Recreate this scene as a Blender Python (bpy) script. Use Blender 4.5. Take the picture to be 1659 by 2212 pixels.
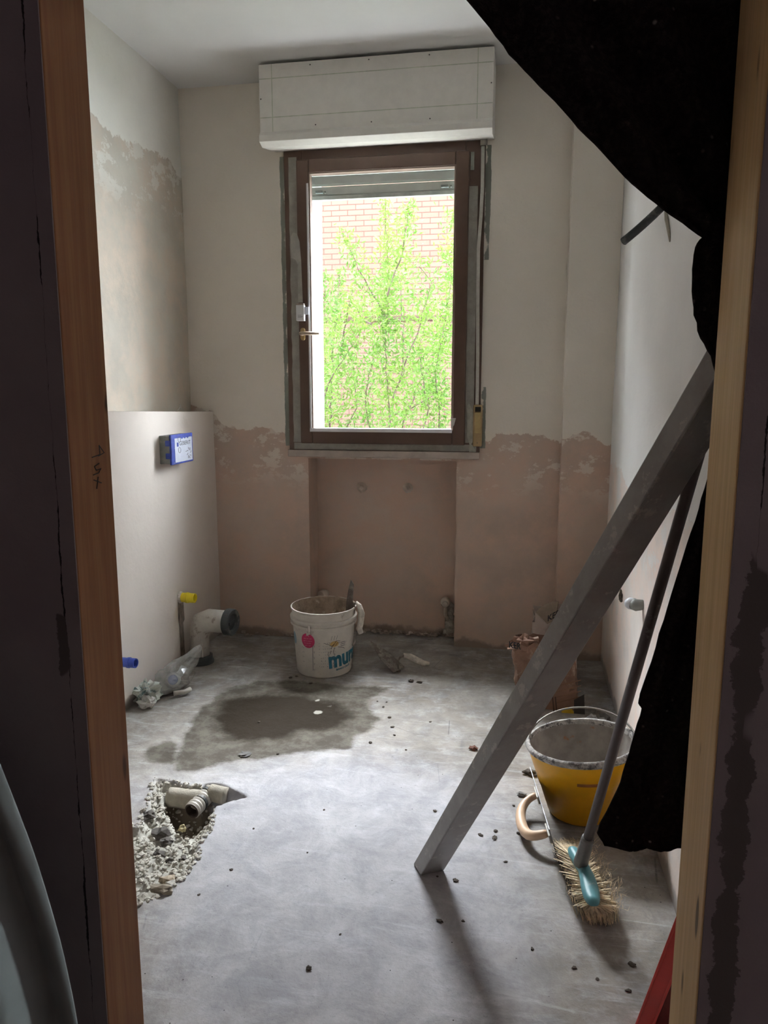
import bpy, bmesh, math, random
from mathutils import Vector, Matrix, noise as mnoise
random.seed(7)
S=bpy.context.scene
for o in list(bpy.data.objects): bpy.data.objects.remove(o)
COL=S.collection
# ---------------------------------------------------------------- camera, sky, exposure
FPX=1610.0; PITCH=math.radians(9.28); YAW=math.radians(10.2); CH=1.23
FW=Vector((-math.sin(YAW)*math.cos(PITCH),math.cos(YAW)*math.cos(PITCH),-math.sin(PITCH)))
RT=Vector((math.cos(YAW),math.sin(YAW),0)); UP=RT.cross(FW); CO=Vector((0,0,CH))
cd=bpy.data.cameras.new('camera'); cam=bpy.data.objects.new('camera',cd); COL.objects.link(cam)
m=Matrix((RT,UP,-FW)).transposed().to_4x4(); m.translation=CO; cam.matrix_world=m
cd.sensor_fit='VERTICAL'; cd.sensor_height=36; cd.lens=36*FPX/2212; cd.clip_start=.02; cd.clip_end=200
S.camera=cam
S.view_settings.view_transform='Standard'; S.view_settings.look='None'; S.view_settings.gamma=1
S.view_settings.use_curve_mapping=False; S.view_settings.exposure=0.46
w=bpy.data.worlds.new('World'); S.world=w; w.use_nodes=True
SKY=29.0
bg=w.node_tree.nodes['Background']; bg.inputs[1].default_value=SKY; bg.inputs[0].default_value=(.86,.93,1,1)
sd=bpy.data.lights.new('sun','SUN'); sd.energy=32; sd.angle=math.radians(50); sd.color=(.93,.96,1)
so=bpy.data.objects.new('sun',sd); COL.objects.link(so)
so.rotation_euler=Vector((.18,-1,-1.05)).to_track_quat('-Z','Y').to_euler()
# ---------------------------------------------------------------- helpers
def ray(x,y): return RT*((x-829.5)/FPX)-UP*((y-1106)/FPX)+FW
def fl(x,y,z=0):
    d=ray(x,y); return CO+d*((z-CH)/d.z)
def py(x,y,Y):
    d=ray(x,y); return CO+d*(Y/d.y)
def px(x,y,X):
    d=ray(x,y); return CO+d*(X/d.x)
V=Vector
def nz(x,y=0,z=0,s=1.0): return mnoise.noise(V((x*s,y*s,z*s)))
def fbm(x,y,z=0,s=1.0,o=4): return mnoise.fractal(V((x*s,y*s,z*s)),1.0,2.0,o)
class MB:
    def __init__(s): s.v=[];s.f=[];s.mi=[];s.cur=0
    def add(s,vs,fs):
        b=len(s.v); s.v+=[V(p) for p in vs]
        for f in fs: s.f.append([b+i for i in f]); s.mi.append(s.cur)
    def box(s,lo,hi,M=None):
        x0,y0,z0=lo;x1,y1,z1=hi
        vs=[V(p) for p in [(x0,y0,z0),(x1,y0,z0),(x1,y1,z0),(x0,y1,z0),(x0,y0,z1),(x1,y0,z1),(x1,y1,z1),(x0,y1,z1)]]
        if M: vs=[M@p for p in vs]
        s.add(vs,[(0,3,2,1),(4,5,6,7),(0,1,5,4),(1,2,6,5),(2,3,7,6),(3,0,4,7)]); return s
    def tube(s,pts,rad,n=12,cap=True,inner=None):
        pts=[V(p) for p in pts]; N=len(pts)
        if not hasattr(rad,'__len__'): rad=[rad]*N
        t0=(pts[1]-pts[0]).normalized(); a=t0.cross(V((0,0,1)))
        if a.length<.01: a=t0.cross(V((1,0,0)))
        a.normalize(); vs=[]
        for i,p in enumerate(pts):
            t=(pts[min(i+1,N-1)]-pts[max(i-1,0)]).normalized()
            a=(a-t*a.dot(t)).normalized(); b=t.cross(a)
            for k in range(n):
                q=2*math.pi*k/n; vs.append(p+(a*math.cos(q)+b*math.sin(q))*rad[i])
        fs=[(i*n+k,i*n+(k+1)%n,(i+1)*n+(k+1)%n,(i+1)*n+k) for i in range(N-1) for k in range(n)]
        if cap: fs+=[tuple(range(n))[::-1],tuple((N-1)*n+k for k in range(n))]
        s.add(vs,fs); return s
    def lathe(s,prof,c,n=48,axis=None,fn=None):
        # prof [(r,z)] about vertical through c, or about axis
        c=V(c); ax=V(axis).normalized() if axis else V((0,0,1))
        q=V((0,0,1)).rotation_difference(ax); vs=[]
        for r,z in prof:
            for k in range(n):
                t=2*math.pi*k/n; p=V((r*math.cos(t),r*math.sin(t),z))
                if fn: p=fn(p,t)
                vs.append(c+q@p)
        N=len(prof)
        s.add(vs,[(i*n+k,i*n+(k+1)%n,(i+1)*n+(k+1)%n,(i+1)*n+k) for i in range(N-1) for k in range(n)]); return s
    def prism(s,poly,d):
        # poly: list of 3D points, extruded by d
        poly=[V(p) for p in poly]; d=V(d); n=len(poly)
        s.add(poly+[p+d for p in poly],[tuple(range(n))[::-1],tuple(n+i for i in range(n))]+[(i,(i+1)%n,n+(i+1)%n,n+i) for i in range(n)]); return s
    def blob(s,c,r,sub=1,sq=(1,1,1),j=.25,seed=0):
        bm=bmesh.new(); bmesh.ops.create_icosphere(bm,subdivisions=sub,radius=1)
        vs=[]
        for v in bm.verts:
            k=1+j*nz(v.co.x*1.7+seed*3.1,v.co.y*1.7+seed,v.co.z*1.7)*2
            vs.append(V(c)+V((v.co.x*sq[0],v.co.y*sq[1],v.co.z*sq[2]))*r*k)
        s.add(vs,[[v.index for v in f.verts] for f in bm.faces]); bm.free(); return s
def wloc(o):
    p=V((0,0,0))
    while o: p=p+o.location; o=o.parent
    return p
def mk(name,mb,mat,parent=None,smooth=False,bevel=0,loc=None,sub=0,solid=0,fix=True):
    me=bpy.data.meshes.new(name)
    if parent is not None: off=wloc(parent)
    elif loc is not None: off=V(loc)
    else:
        n=len(mb.v); xs=[p.x for p in mb.v];ys=[p.y for p in mb.v];zs=[p.z for p in mb.v]
        off=V(((min(xs)+max(xs))/2,(min(ys)+max(ys))/2,min(zs)))
    lo=V((0,0,0)) if parent is not None else off
    me.from_pydata([tuple(p-off) for p in mb.v],[],mb.f)
    mats=mat if isinstance(mat,(list,tuple)) else [mat]
    for q in mats: me.materials.append(q)
    for i,p in enumerate(me.polygons): p.material_index=mb.mi[i]; p.use_smooth=smooth
    if fix:
        bm=bmesh.new(); bm.from_mesh(me); bmesh.ops.recalc_face_normals(bm,faces=bm.faces); bm.to_mesh(me); bm.free()
    o=bpy.data.objects.new(name,me); COL.objects.link(o); o.location=lo
    if parent is not None: o.parent=parent
    if solid:
        q=o.modifiers.new('s','SOLIDIFY'); q.thickness=solid; q.offset=0
    if bevel:
        q=o.modifiers.new('b','BEVEL'); q.width=bevel; q.segments=2; q.limit_method='ANGLE'; q.angle_limit=math.radians(40)
    if sub:
        q=o.modifiers.new('u','SUBSURF'); q.levels=sub; q.render_levels=sub
    return o
def tag(o,label,cat,group=None):
    o['label']=label; o['category']=cat
    if group: o['group']=group
    return o
def empty(name,loc): 
    o=bpy.data.objects.new(name,None); COL.objects.link(o); o.location=loc; o.empty_display_size=.05; return o
def thing(name,loc,label,cat,group=None): return tag(empty(name,loc),label,cat,group)
def struct(o): o['kind']='structure'; return o
def interp(x,pts):
    if x<=pts[0][0]: return pts[0][1]
    for (a,b),(c,d) in zip(pts,pts[1:]):
        if x<=c: return b+(d-b)*(x-a)/(c-a)
    return pts[-1][1]
def sdpoly(x,y,P):
    # signed distance, positive inside
    d=1e9; ins=False; n=len(P)
    for i in range(n):
        ax,ay=P[i]; bx,by=P[(i+1)%n]
        ex,ey=bx-ax,by-ay; wx,wy=x-ax,y-ay
        t=max(0,min(1,(wx*ex+wy*ey)/(ex*ex+ey*ey+1e-12)))
        dx,dy=wx-ex*t,wy-ey*t; d=min(d,dx*dx+dy*dy)
        if (ay>y)!=(by>y) and x<(bx-ax)*(y-ay)/(by-ay)+ax: ins=not ins
    d=math.sqrt(d); return d if ins else -d
# ---------------------------------------------------------------- materials
class NT:
    def __init__(s,name,rough=.8,spec=.3):
        s.m=bpy.data.materials.new(name); s.m.use_nodes=True; s.t=s.m.node_tree
        s.b=s.t.nodes['Principled BSDF']; s.b.inputs['Roughness'].default_value=rough
        s.b.inputs['Specular IOR Level'].default_value=spec
        g=s.t.nodes.new('ShaderNodeNewGeometry'); s.pos=g.outputs['Position']
        s.tc=s.t.nodes.new('ShaderNodeTexCoord').outputs['Object']
    def L(s,a,b): s.t.links.new(a,b)
    def put(s,inp,v):
        if isinstance(v,bpy.types.NodeSocket): s.L(v,inp)
        elif isinstance(v,(tuple,list)): inp.default_value=tuple(v)+((1,) if len(v)==3 and len(inp.default_value)==4 else ())
        else: inp.default_value=v
    def noise(s,scale,detail=5,rough=.6,vec=None,dist=0,col=False):
        n=s.t.nodes.new('ShaderNodeTexNoise'); s.put(n.inputs['Vector'],vec if vec is not None else s.pos)
        n.inputs['Scale'].default_value=scale; n.inputs['Detail'].default_value=detail; n.inputs['Roughness'].default_value=rough; n.inputs['Distortion'].default_value=dist
        return n.outputs['Color' if col else 'Fac']
    def vor(s,scale,vec=None,feat='F1'):
        n=s.t.nodes.new('ShaderNodeTexVoronoi'); n.feature=feat; s.put(n.inputs['Vector'],vec if vec is not None else s.pos); n.inputs['Scale'].default_value=scale
        return n.outputs['Distance']
    def map(s,vec=None,sc=(1,1,1),loc=(0,0,0),rot=(0,0,0)):
        n=s.t.nodes.new('ShaderNodeMapping'); s.put(n.inputs['Vector'],vec if vec is not None else s.pos)
        n.inputs['Scale'].default_value=sc; n.inputs['Location'].default_value=loc; n.inputs['Rotation'].default_value=rot; return n.outputs[0]
    def step(s,v,a,b,o0=0.,o1=1.):
        n=s.t.nodes.new('ShaderNodeMapRange'); s.put(n.inputs[0],v); n.inputs[1].default_value=a; n.inputs[2].default_value=b; n.inputs[3].default_value=o0; n.inputs[4].default_value=o1; n.interpolation_type='SMOOTHSTEP'; return n.outputs[0]
    def math(s,op,a,b=0,c=0):
        n=s.t.nodes.new('ShaderNodeMath'); n.operation=op; s.put(n.inputs[0],a); s.put(n.inputs[1],b)
        if op=='MULTIPLY_ADD': s.put(n.inputs[2],c)
        return n.outputs[0]
    def mix(s,f,a,b,mode='MIX'):
        n=s.t.nodes.new('ShaderNodeMix'); n.data_type='RGBA'; n.blend_type=mode; s.put(n.inputs[0],f); s.put(n.inputs[6],a); s.put(n.inputs[7],b); return n.outputs[2]
    def attr(s,name):
        n=s.t.nodes.new('ShaderNodeAttribute'); n.attribute_name=name; return n.outputs['Fac']
    def sep(s,v=None):
        n=s.t.nodes.new('ShaderNodeSeparateXYZ'); s.put(n.inputs[0],v if v is not None else s.pos); return n.outputs
    def bump(s,h,dist=.002,st=1.):
        n=s.t.nodes.new('ShaderNodeBump'); n.inputs['Strength'].default_value=st; n.inputs['Distance'].default_value=dist; s.put(n.inputs['Height'],h); s.L(n.outputs[0],s.b.inputs['Normal'])
    def out(s,col,rough=None,metal=None):
        s.put(s.b.inputs['Base Color'],col)
        if rough is not None: s.put(s.b.inputs['Roughness'],rough)
        if metal is not None: s.put(s.b.inputs['Metallic'],metal)
        return s.m
def simple(name,c,rough=.6,metal=0,var=.15,scale=20,spec=.4,bump=0,dirt=None,dirtamt=.5):
    t=NT(name,rough,spec); n=t.noise(scale,5,vec=t.tc)
    col=t.mix(t.step(n,.3,.7),[x*(1-var) for x in c],[min(1,x*(1+var)) for x in c])
    if dirt:
        d=t.step(t.noise(scale*.8+3,6,.7,vec=t.map(t.tc,loc=(5,3,1))),dirtamt-.06,dirtamt+.06); col=t.mix(d,col,dirt)
    if bump: t.bump(t.noise(scale*4,4,vec=t.tc),bump)
    return t.out(col,None,metal)
def plaster(name,up,low,extra=None):
    """up colour above boundary attribute m, low plaster below; g = grey filler mask"""
    t=NT(name,.9,.15); a=t.attr('m')
    n1=t.noise(9,6,.65); n2=t.noise(60,4); n3=t.noise(2.2,4,.6)
    e=t.math('ADD',a,t.math('MULTIPLY',t.math('SUBTRACT',n1,.5),.11)); e=t.math('ADD',e,t.math('MULTIPLY',t.math('SUBTRACT',n2,.5),.02))
    f=t.step(e,-.003,.003)
    u=t.mix(t.step(n3,.3,.7),[c*.93 for c in up],up)
    l=t.mix(t.step(n3,.25,.75),[low[0]*.86,low[1]*.85,low[2]*.85],[low[0]*1.1,low[1]*1.13,low[2]*1.15])
    l=t.mix(t.step(t.noise(6,6,.7),.35,.7),l,[low[0]*1.12,low[1]*1.02,low[2]*.98])
    # pale skim smears just under the boundary
    sm=t.math('MULTIPLY',t.step(t.noise(7,7,.72,vec=t.map(sc=(1,1,1.6),loc=(3,1,7))),.53,.56),t.step(a,-.32,-.12))
    l=t.mix(t.math('MULTIPLY',sm,.65),l,[c*.9 for c in up])
    col=t.mix(f,l,u)
    col=t.mix(t.math('MULTIPLY',t.step(t.vor(38,vec=t.map(sc=(1,1,1))),.06,.03),.35),col,[c*.4 for c in low])
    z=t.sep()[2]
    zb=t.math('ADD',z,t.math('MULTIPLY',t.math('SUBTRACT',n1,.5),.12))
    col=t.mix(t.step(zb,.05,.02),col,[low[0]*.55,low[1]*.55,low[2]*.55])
    g=t.step(t.math('ADD',t.attr('g'),t.math('MULTIPLY',t.math('SUBTRACT',n1,.5),.02)),-.001,.001)
    col=t.mix(g,col,(.27,.28,.24))
    h=t.math('ADD',t.math('MULTIPLY',n2,.3),t.math('MULTIPLY',n1,1.0)); h=t.math('ADD',h,t.math('MULTIPLY',f,.25))
    t.bump(h,.004,.6)
    return t.out(col)
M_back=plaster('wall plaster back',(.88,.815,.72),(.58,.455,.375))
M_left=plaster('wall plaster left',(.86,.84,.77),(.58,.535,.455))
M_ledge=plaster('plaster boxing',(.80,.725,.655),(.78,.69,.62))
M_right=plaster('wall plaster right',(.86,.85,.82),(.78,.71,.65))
M_ceil=simple('ceiling paint',(.88,.88,.86),.9,var=.03,scale=2)
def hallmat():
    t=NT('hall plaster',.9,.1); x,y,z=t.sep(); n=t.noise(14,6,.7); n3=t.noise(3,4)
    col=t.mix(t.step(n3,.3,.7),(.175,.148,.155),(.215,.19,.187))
    for x0 in (-.630,.281):
        d=t.math('ABSOLUTE',t.math('ADD',t.math('SUBTRACT',x,x0),t.math('MULTIPLY',t.math('SUBTRACT',t.noise(7,6,.75),.5),.016)))
        wdt=t.step(t.noise(5,5,.7,vec=t.map(sc=(.3,.3,1.3),loc=(x0*9,0,0))),.42,.62,0,.0022)
        col=t.mix(t.step(t.math('SUBTRACT',d,wdt),.0006,-.0006),col,(.02,.018,.018))
    dp=t.math('ABSOLUTE',t.math('SUBTRACT',x,.283))
    pt=t.math('MULTIPLY',t.step(t.math('ADD',dp,t.math('MULTIPLY',t.math('SUBTRACT',n,.5),.06)),.016,.014),t.step(t.noise(1.6,3,.5,vec=t.map(loc=(0,0,2.4))),.50,.51))
    dp2=t.math('ABSOLUTE',t.math('SUBTRACT',x,-.636))
    pt2=t.math('MULTIPLY',t.step(t.math('ADD',dp2,t.math('MULTIPLY',t.math('SUBTRACT',n,.5),.03)),.009,.007),t.step(t.noise(3.,3,.5,vec=t.map(loc=(0,0,1.1))),.60,.61))
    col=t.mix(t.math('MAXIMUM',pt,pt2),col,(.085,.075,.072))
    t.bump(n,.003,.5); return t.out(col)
M_hall=hallmat()
def wood(name,a,b):
    t=NT(name,.65,.3)
    g=t.noise(1,6,.6,vec=t.map(sc=(60,60,2.2)),dist=.4); g2=t.noise(1,3,.5,vec=t.map(sc=(160,160,6)))
    col=t.mix(t.step(g,.3,.7),a,b); col=t.mix(t.step(g2,.35,.75,0,.35),col,[c*.7 for c in a])
    k=t.vor(1,vec=t.map(sc=(22,22,5.2),loc=(.3,.2,.4))); k2=t.step(k,.20,.12)
    k2=t.math('MULTIPLY',k2,t.step(t.noise(4,2),.46,.50))
    col=t.mix(k2,col,[c*.28 for c in a])
    t.bump(g2,.0006,.5); return t.out(col)
M_woodL=wood('rough fir left',(.23,.10,.043),(.29,.145,.062))  # darker copy of the right jamb's fir, its dimmer light painted in
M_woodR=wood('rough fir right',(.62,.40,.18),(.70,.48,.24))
def floormat():
    t=NT('cement screed',.85,.06)
    n1=t.noise(1.6,6,.6,dist=.6); n2=t.noise(12,7,.7); n3=t.noise(90,3)
    col=t.mix(t.step(n1,.35,.65),(.265,.24,.21),(.37,.35,.32))  # base browned, part of the warm wall bounce painted into it
    col=t.mix(t.step(n2,.45,.75,0,.7),col,(.52,.52,.53))
    col=t.mix(t.step(t.noise(5,7,.75,vec=t.map(loc=(4,4,0)),dist=1.2),.56,.68,0,.6),col,(.22,.22,.22))
    big=t.step(t.noise(2.6,7,.68,vec=t.map(loc=(9,2,0)),dist=.8),.50,.62); col=t.mix(t.math('MULTIPLY',big,.35),col,(.24,.235,.225))
    cr=t.step(t.vor(3.2,vec=t.map(loc=(2,5,0)),feat='DISTANCE_TO_EDGE'),.006,.001); cr=t.math('MULTIPLY',cr,t.step(t.noise(3,4,.6,vec=t.map(loc=(1,8,0))),.56,.6)); col=t.mix(t.math('MULTIPLY',cr,.6),col,(.13,.13,.13))
    # trowel sweeps
    sw=t.noise(1,6,.7,vec=t.map(sc=(3,26,1),rot=(0,0,.9)),dist=1.5); col=t.mix(t.step(sw,.52,.7,0,.5),col,(.58,.58,.59))
    j=t.math('MULTIPLY',t.math('SUBTRACT',t.noise(11,6,.7),.5),.09)
    dust=t.math('ADD',t.attr('dust'),t.math('MULTIPLY',j,2.5)); col=t.mix(t.step(dust,-.15,.2,0,.6),col,(.50,.515,.56))  # real dust, with cool daylight on the open floor painted into its colour
    col=t.mix(1.,col,t.mix(t.step(t.noise(7,8,.78,dist=.5),.34,.64),(.78,.78,.79),(1.08,1.07,1.06)),'MULTIPLY')
    col=t.mix(t.step(t.noise(40,5,.75),.60,.72,0,.35),col,(.16,.16,.16))
    o=t.math('ADD',t.attr('damp'),j); col=t.mix(t.step(o,-.012,.02,0,.92),col,t.mix(t.step(n2,.4,.62),(.085,.075,.06),(.155,.142,.115)))
    d=t.math('ADD',t.attr('wet'),t.math('MULTIPLY',j,1.0)); dw=t.step(d,-.03,.035,0,.95); col=t.mix(dw,col,(.030,.022,.015))
    col=t.mix(t.step(t.math('ADD',t.attr('spot'),t.math('MULTIPLY',j,.12)),-.003,.003),col,(.42,.40,.35))
    r=t.step(t.math('ADD',t.attr('rub'),t.math('MULTIPLY',j,.5)),-.008,.008)
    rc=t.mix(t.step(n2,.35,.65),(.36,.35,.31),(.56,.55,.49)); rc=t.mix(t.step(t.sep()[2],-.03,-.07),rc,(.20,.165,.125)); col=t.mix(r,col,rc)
    sp=t.step(t.vor(26,vec=t.map(loc=(0,0,3))),.055,.03); sp=t.math('MULTIPLY',sp,t.step(t.noise(3,3),.42,.5)); col=t.mix(sp,col,(.07,.065,.06))
    sp=t.step(t.vor(70),.10,.05); col=t.mix(t.math('MULTIPLY',sp,.45),col,(.12,.12,.12))
    h=t.math('ADD',t.math('MULTIPLY',n2,1.),t.math('MULTIPLY',n3,.25)); t.bump(h,.006,.7)
    rg=t.step(d,-.03,.08,.88,.72)
    return t.out(col,rg)
M_floor=floormat()
M_white=simple('white painted wood',(.86,.83,.77),.55,var=.03)
M_line=simple('green joint line',(.60,.62,.50),.6)
M_screw=simple('screw',(.12,.11,.10),.5,.6)
M_brown=simple('brown varnished frame',(.105,.062,.045),.42,var=.12,scale=8,dirt=(.16,.12,.09),dirtamt=.72)
M_tape=simple('soiled masking tape',(.33,.31,.27),.7,var=.12,scale=30,bump=.001)
M_tapew=simple('pale masking tape',(.62,.61,.57),.6,var=.06)
M_sill=simple('dusty stone sill',(.43,.36,.31),.7,var=.12,scale=12)
M_extw=simple('white exterior reveal',(.80,.80,.79),.7,var=.02)
M_gold=simple('brass anodised',(.48,.36,.17),.4,.5,var=.1)
M_gold2=simple('beige strap winder',(.36,.25,.13),.45,.2,var=.1)
M_strap=simple('ivory webbing',(.52,.50,.45),.8,var=.08,scale=80)
M_slat=simple('grey green shutter slat',(.74,.82,.76),.5,var=.05)
M_dark=simple('dark shadow gap',(.03,.028,.025),.9)
M_pvcw=simple('dirty white pvc',(.60,.57,.51),.45,var=.08,scale=25,dirt=(.33,.27,.22),dirtamt=.60)
M_rubber=simple('dark grey rubber',(.05,.055,.055),.5,dirt=(.16,.15,.13),dirtamt=.62)
M_yel=simple('yellow pvc sleeve',(.78,.62,.03),.4)
M_blu=simple('blue pvc sleeve',(.05,.09,.42),.4)
M_blue=simple('blue plastic cover',(.045,.075,.36),.45,dirt=(.45,.45,.47),dirtamt=.66,scale=60)
M_greyp=simple('grey plastic box',(.22,.23,.21),.6,dirt=(.33,.31,.27),dirtamt=.6)
M_label=simple('white printed label',(.66,.69,.78),.5,var=.05,scale=30)
M_ink=simple('black ink',(.015,.015,.02),.6)
M_faint=simple('faint grey print',(.20,.20,.22),.7)
M_bucketw=simple('dirty white bucket plastic',(.68,.64,.575),.5,var=.08,scale=14,dirt=(.36,.30,.25),dirtamt=.64)
M_bucketi=simple('mortar crusted bucket inside',(.30,.235,.18),.9,var=.3,scale=26,bump=.002,dirt=(.48,.41,.34),dirtamt=.62)
M_teal=simple('teal blue print',(.02,.16,.24),.55,var=.2,scale=60)
M_mag=simple('magenta sticker',(.55,.035,.13),.5,var=.1)
M_ltblue=simple('pale blue print',(.30,.42,.50),.6)
M_orangep=simple('ochre print',(.62,.40,.14),.6)
M_steel=simple('mortar smeared steel',(.20,.175,.15),.5,.3,var=.3,scale=40,dirt=(.12,.095,.08),dirtamt=.5)
M_crust=simple('mortar crusted grip',(.62,.57,.50),.85,var=.25,scale=40,bump=.002)
M_mortar=simple('dark fresh mortar',(.085,.07,.055),.85,var=.4,scale=60,bump=.002)
M_yb=simple('yellow ochre bucket plastic',(.82,.42,.012),.38,var=.08,scale=9,dirt=(.38,.19,.03),dirtamt=.70)
M_ybr=simple('cement crusted rim',(.50,.48,.45),.8,var=.3,scale=60,bump=.003,dirt=(.12,.11,.11),dirtamt=.55)
M_ybi=simple('cement coated bucket inside',(.33,.30,.27),.85,var=.2,scale=18,dirt=(.38,.13,.02),dirtamt=.66)
M_wire=simple('galvanised wire',(.30,.28,.25),.5,.6)
M_peach=simple('peach plastic grip',(.72,.50,.33),.4,var=.05,scale=12,dirt=(.55,.42,.30),dirtamt=.64)
M_blade=simple('steel float blade',(.14,.14,.15),.4,.7,dirt=(.05,.05,.05),dirtamt=.5)
M_tealp=simple('turquoise broom plastic',(.12,.33,.36),.42,var=.12,scale=14,dirt=(.30,.42,.44),dirtamt=.62)
M_brist=simple('straw bristles',(.74,.62,.43),.8,var=.35,scale=50)
M_stick=simple('brown coated handle',(.085,.062,.058),.45,.1,var=.12,scale=12,dirt=(.26,.23,.21),dirtamt=.66)
M_sock=simple('grey socket',(.17,.165,.155),.5,dirt=(.06,.05,.05),dirtamt=.6)
def alum():
    t=NT('dusty aluminium straightedge',.5,.4); n=t.noise(7,6,.7,vec=t.tc)
    col=t.mix(t.step(n,.35,.65),(.29,.275,.26),(.36,.35,.335))
    col=t.mix(t.step(t.noise(22,6,.7,vec=t.map(t.tc,loc=(3,3,3))),.58,.64,0,.7),col,(.50,.46,.43))
    return t.out(col,.5,.25)
M_alu=alum()
M_red=simple('red lacquered aluminium',(.72,.07,.06),.32,.1,var=.05)
M_redd=simple('dark red recess',(.20,.012,.012),.4)
def felt():
    t=NT('black felt',1,.05); col=t.mix(t.step(t.noise(120,3),.4,.7),(.012,.009,.009),(.028,.021,.021))
    lint=t.math('MULTIPLY',t.step(t.vor(42,vec=t.map(loc=(1,1,1))),.16,.05),t.step(t.noise(6,4),.48,.60)); col=t.mix(t.math('MULTIPLY',lint,.45),col,(.40,.36,.34))
    t.bump(t.noise(220,4,.8),.004,1)
    t.b.inputs['Sheen Weight'].default_value=.01; t.b.inputs['Sheen Roughness'].default_value=.5
    return t.out(col)
M_felt=felt()
M_cloth=simple('grey green dust sheet',(.19,.215,.205),.85,var=.06,scale=6)
M_paper=simple('brown kraft paper',(.20,.115,.08),.75,var=.15,scale=12,dirt=(.34,.26,.21),dirtamt=.6)
M_paperw=simple('pale sack paper',(.50,.42,.37),.75,var=.1,scale=12)
M_yp=simple('yellow print',(.55,.36,.02),.6)
M_wrap=simple('pale printed wrapper',(.55,.58,.52),.6,var=.1,scale=30,dirt=(.13,.20,.20),dirtamt=.56)
M_stone=simple('pale stone',(.52,.50,.44),.9,var=.15,scale=60)
M_stoned=simple('dark rubble',(.12,.11,.10),.9,var=.3,scale=60)
M_cond=simple('black corrugated conduit',(.04,.045,.045),.5,dirt=(.14,.14,.13),dirtamt=.6)
def glass(name,tint=(1,1,1),refl=.04,alpha=None,diff=(.6,.6,.6)):
    mm=bpy.data.materials.new(name); mm.use_nodes=True; t=mm.node_tree; t.nodes.clear()
    o=t.nodes.new('ShaderNodeOutputMaterial'); tr=t.nodes.new('ShaderNodeBsdfTransparent'); tr.inputs[0].default_value=tint+(1,)
    gl=t.nodes.new('ShaderNodeBsdfGlossy'); gl.inputs['Roughness'].default_value=.02 if alpha is None else .15
    mx=t.nodes.new('ShaderNodeMixShader'); mx.inputs[0].default_value=refl
    t.links.new(tr.outputs[0],mx.inputs[1]); t.links.new(gl.outputs[0],mx.inputs[2]); last=mx.outputs[0]
    if alpha is not None:
        df=t.nodes.new('ShaderNodeBsdfDiffuse'); df.inputs[0].default_value=diff+(1,)
        no=t.nodes.new('ShaderNodeTexNoise'); no.inputs['Scale'].default_value=28; mr=t.nodes.new('ShaderNodeMapRange'); mr.inputs[3].default_value=alpha*.5; mr.inputs[4].default_value=alpha*1.5
        t.links.new(no.outputs[0],mr.inputs[0])
        m2=t.nodes.new('ShaderNodeMixShader'); t.links.new(mr.outputs[0],m2.inputs[0]); t.links.new(last,m2.inputs[1]); t.links.new(df.outputs[0],m2.inputs[2]); last=m2.outputs[0]
    t.links.new(last,o.inputs[0]); return mm
M_glass=glass('window glass'); M_bag=glass('clear plastic film',refl=.08,alpha=.20,diff=(.62,.62,.58))
def brick():
    t=NT('pink facing brick',.9,.1)
    b=t.t.nodes.new('ShaderNodeTexBrick'); t.L(t.map(rot=(math.radians(90),0,0)),b.inputs['Vector'])
    b.inputs['Color1'].default_value=(.150,.112,.090,1); b.inputs['Color2'].default_value=(.138,.100,.080,1); b.inputs['Mortar'].default_value=(.092,.050,.042,1)
    b.inputs['Scale'].default_value=1; b.inputs['Brick Width'].default_value=.25; b.inputs['Row Height'].default_value=.078; b.inputs['Mortar Size'].default_value=.0075; b.inputs['Mortar Smooth'].default_value=.3
    return t.out(b.outputs['Color'])
M_brick=brick()
def leafm():
    t=NT('spring leaves',.6,.2); n=t.noise(3,3); col=t.mix(t.step(n,.35,.65),(.065,.155,.026),(.12,.205,.036))
    t.out(col); tr=t.t.nodes.new('ShaderNodeBsdfTranslucent'); t.put(tr.inputs[0],col); mx=t.t.nodes.new('ShaderNodeMixShader'); mx.inputs[0].default_value=.4
    o=t.t.nodes['Material Output']; t.L(t.b.outputs[0],mx.inputs[1]); t.L(tr.outputs[0],mx.inputs[2]); t.L(mx.outputs[0],o.inputs[0]); return t.m
M_leaf=leafm(); M_bark=simple('bark',(.07,.05,.04),.9); M_ground=simple('garden ground',(.06,.08,.04),.9)
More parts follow.
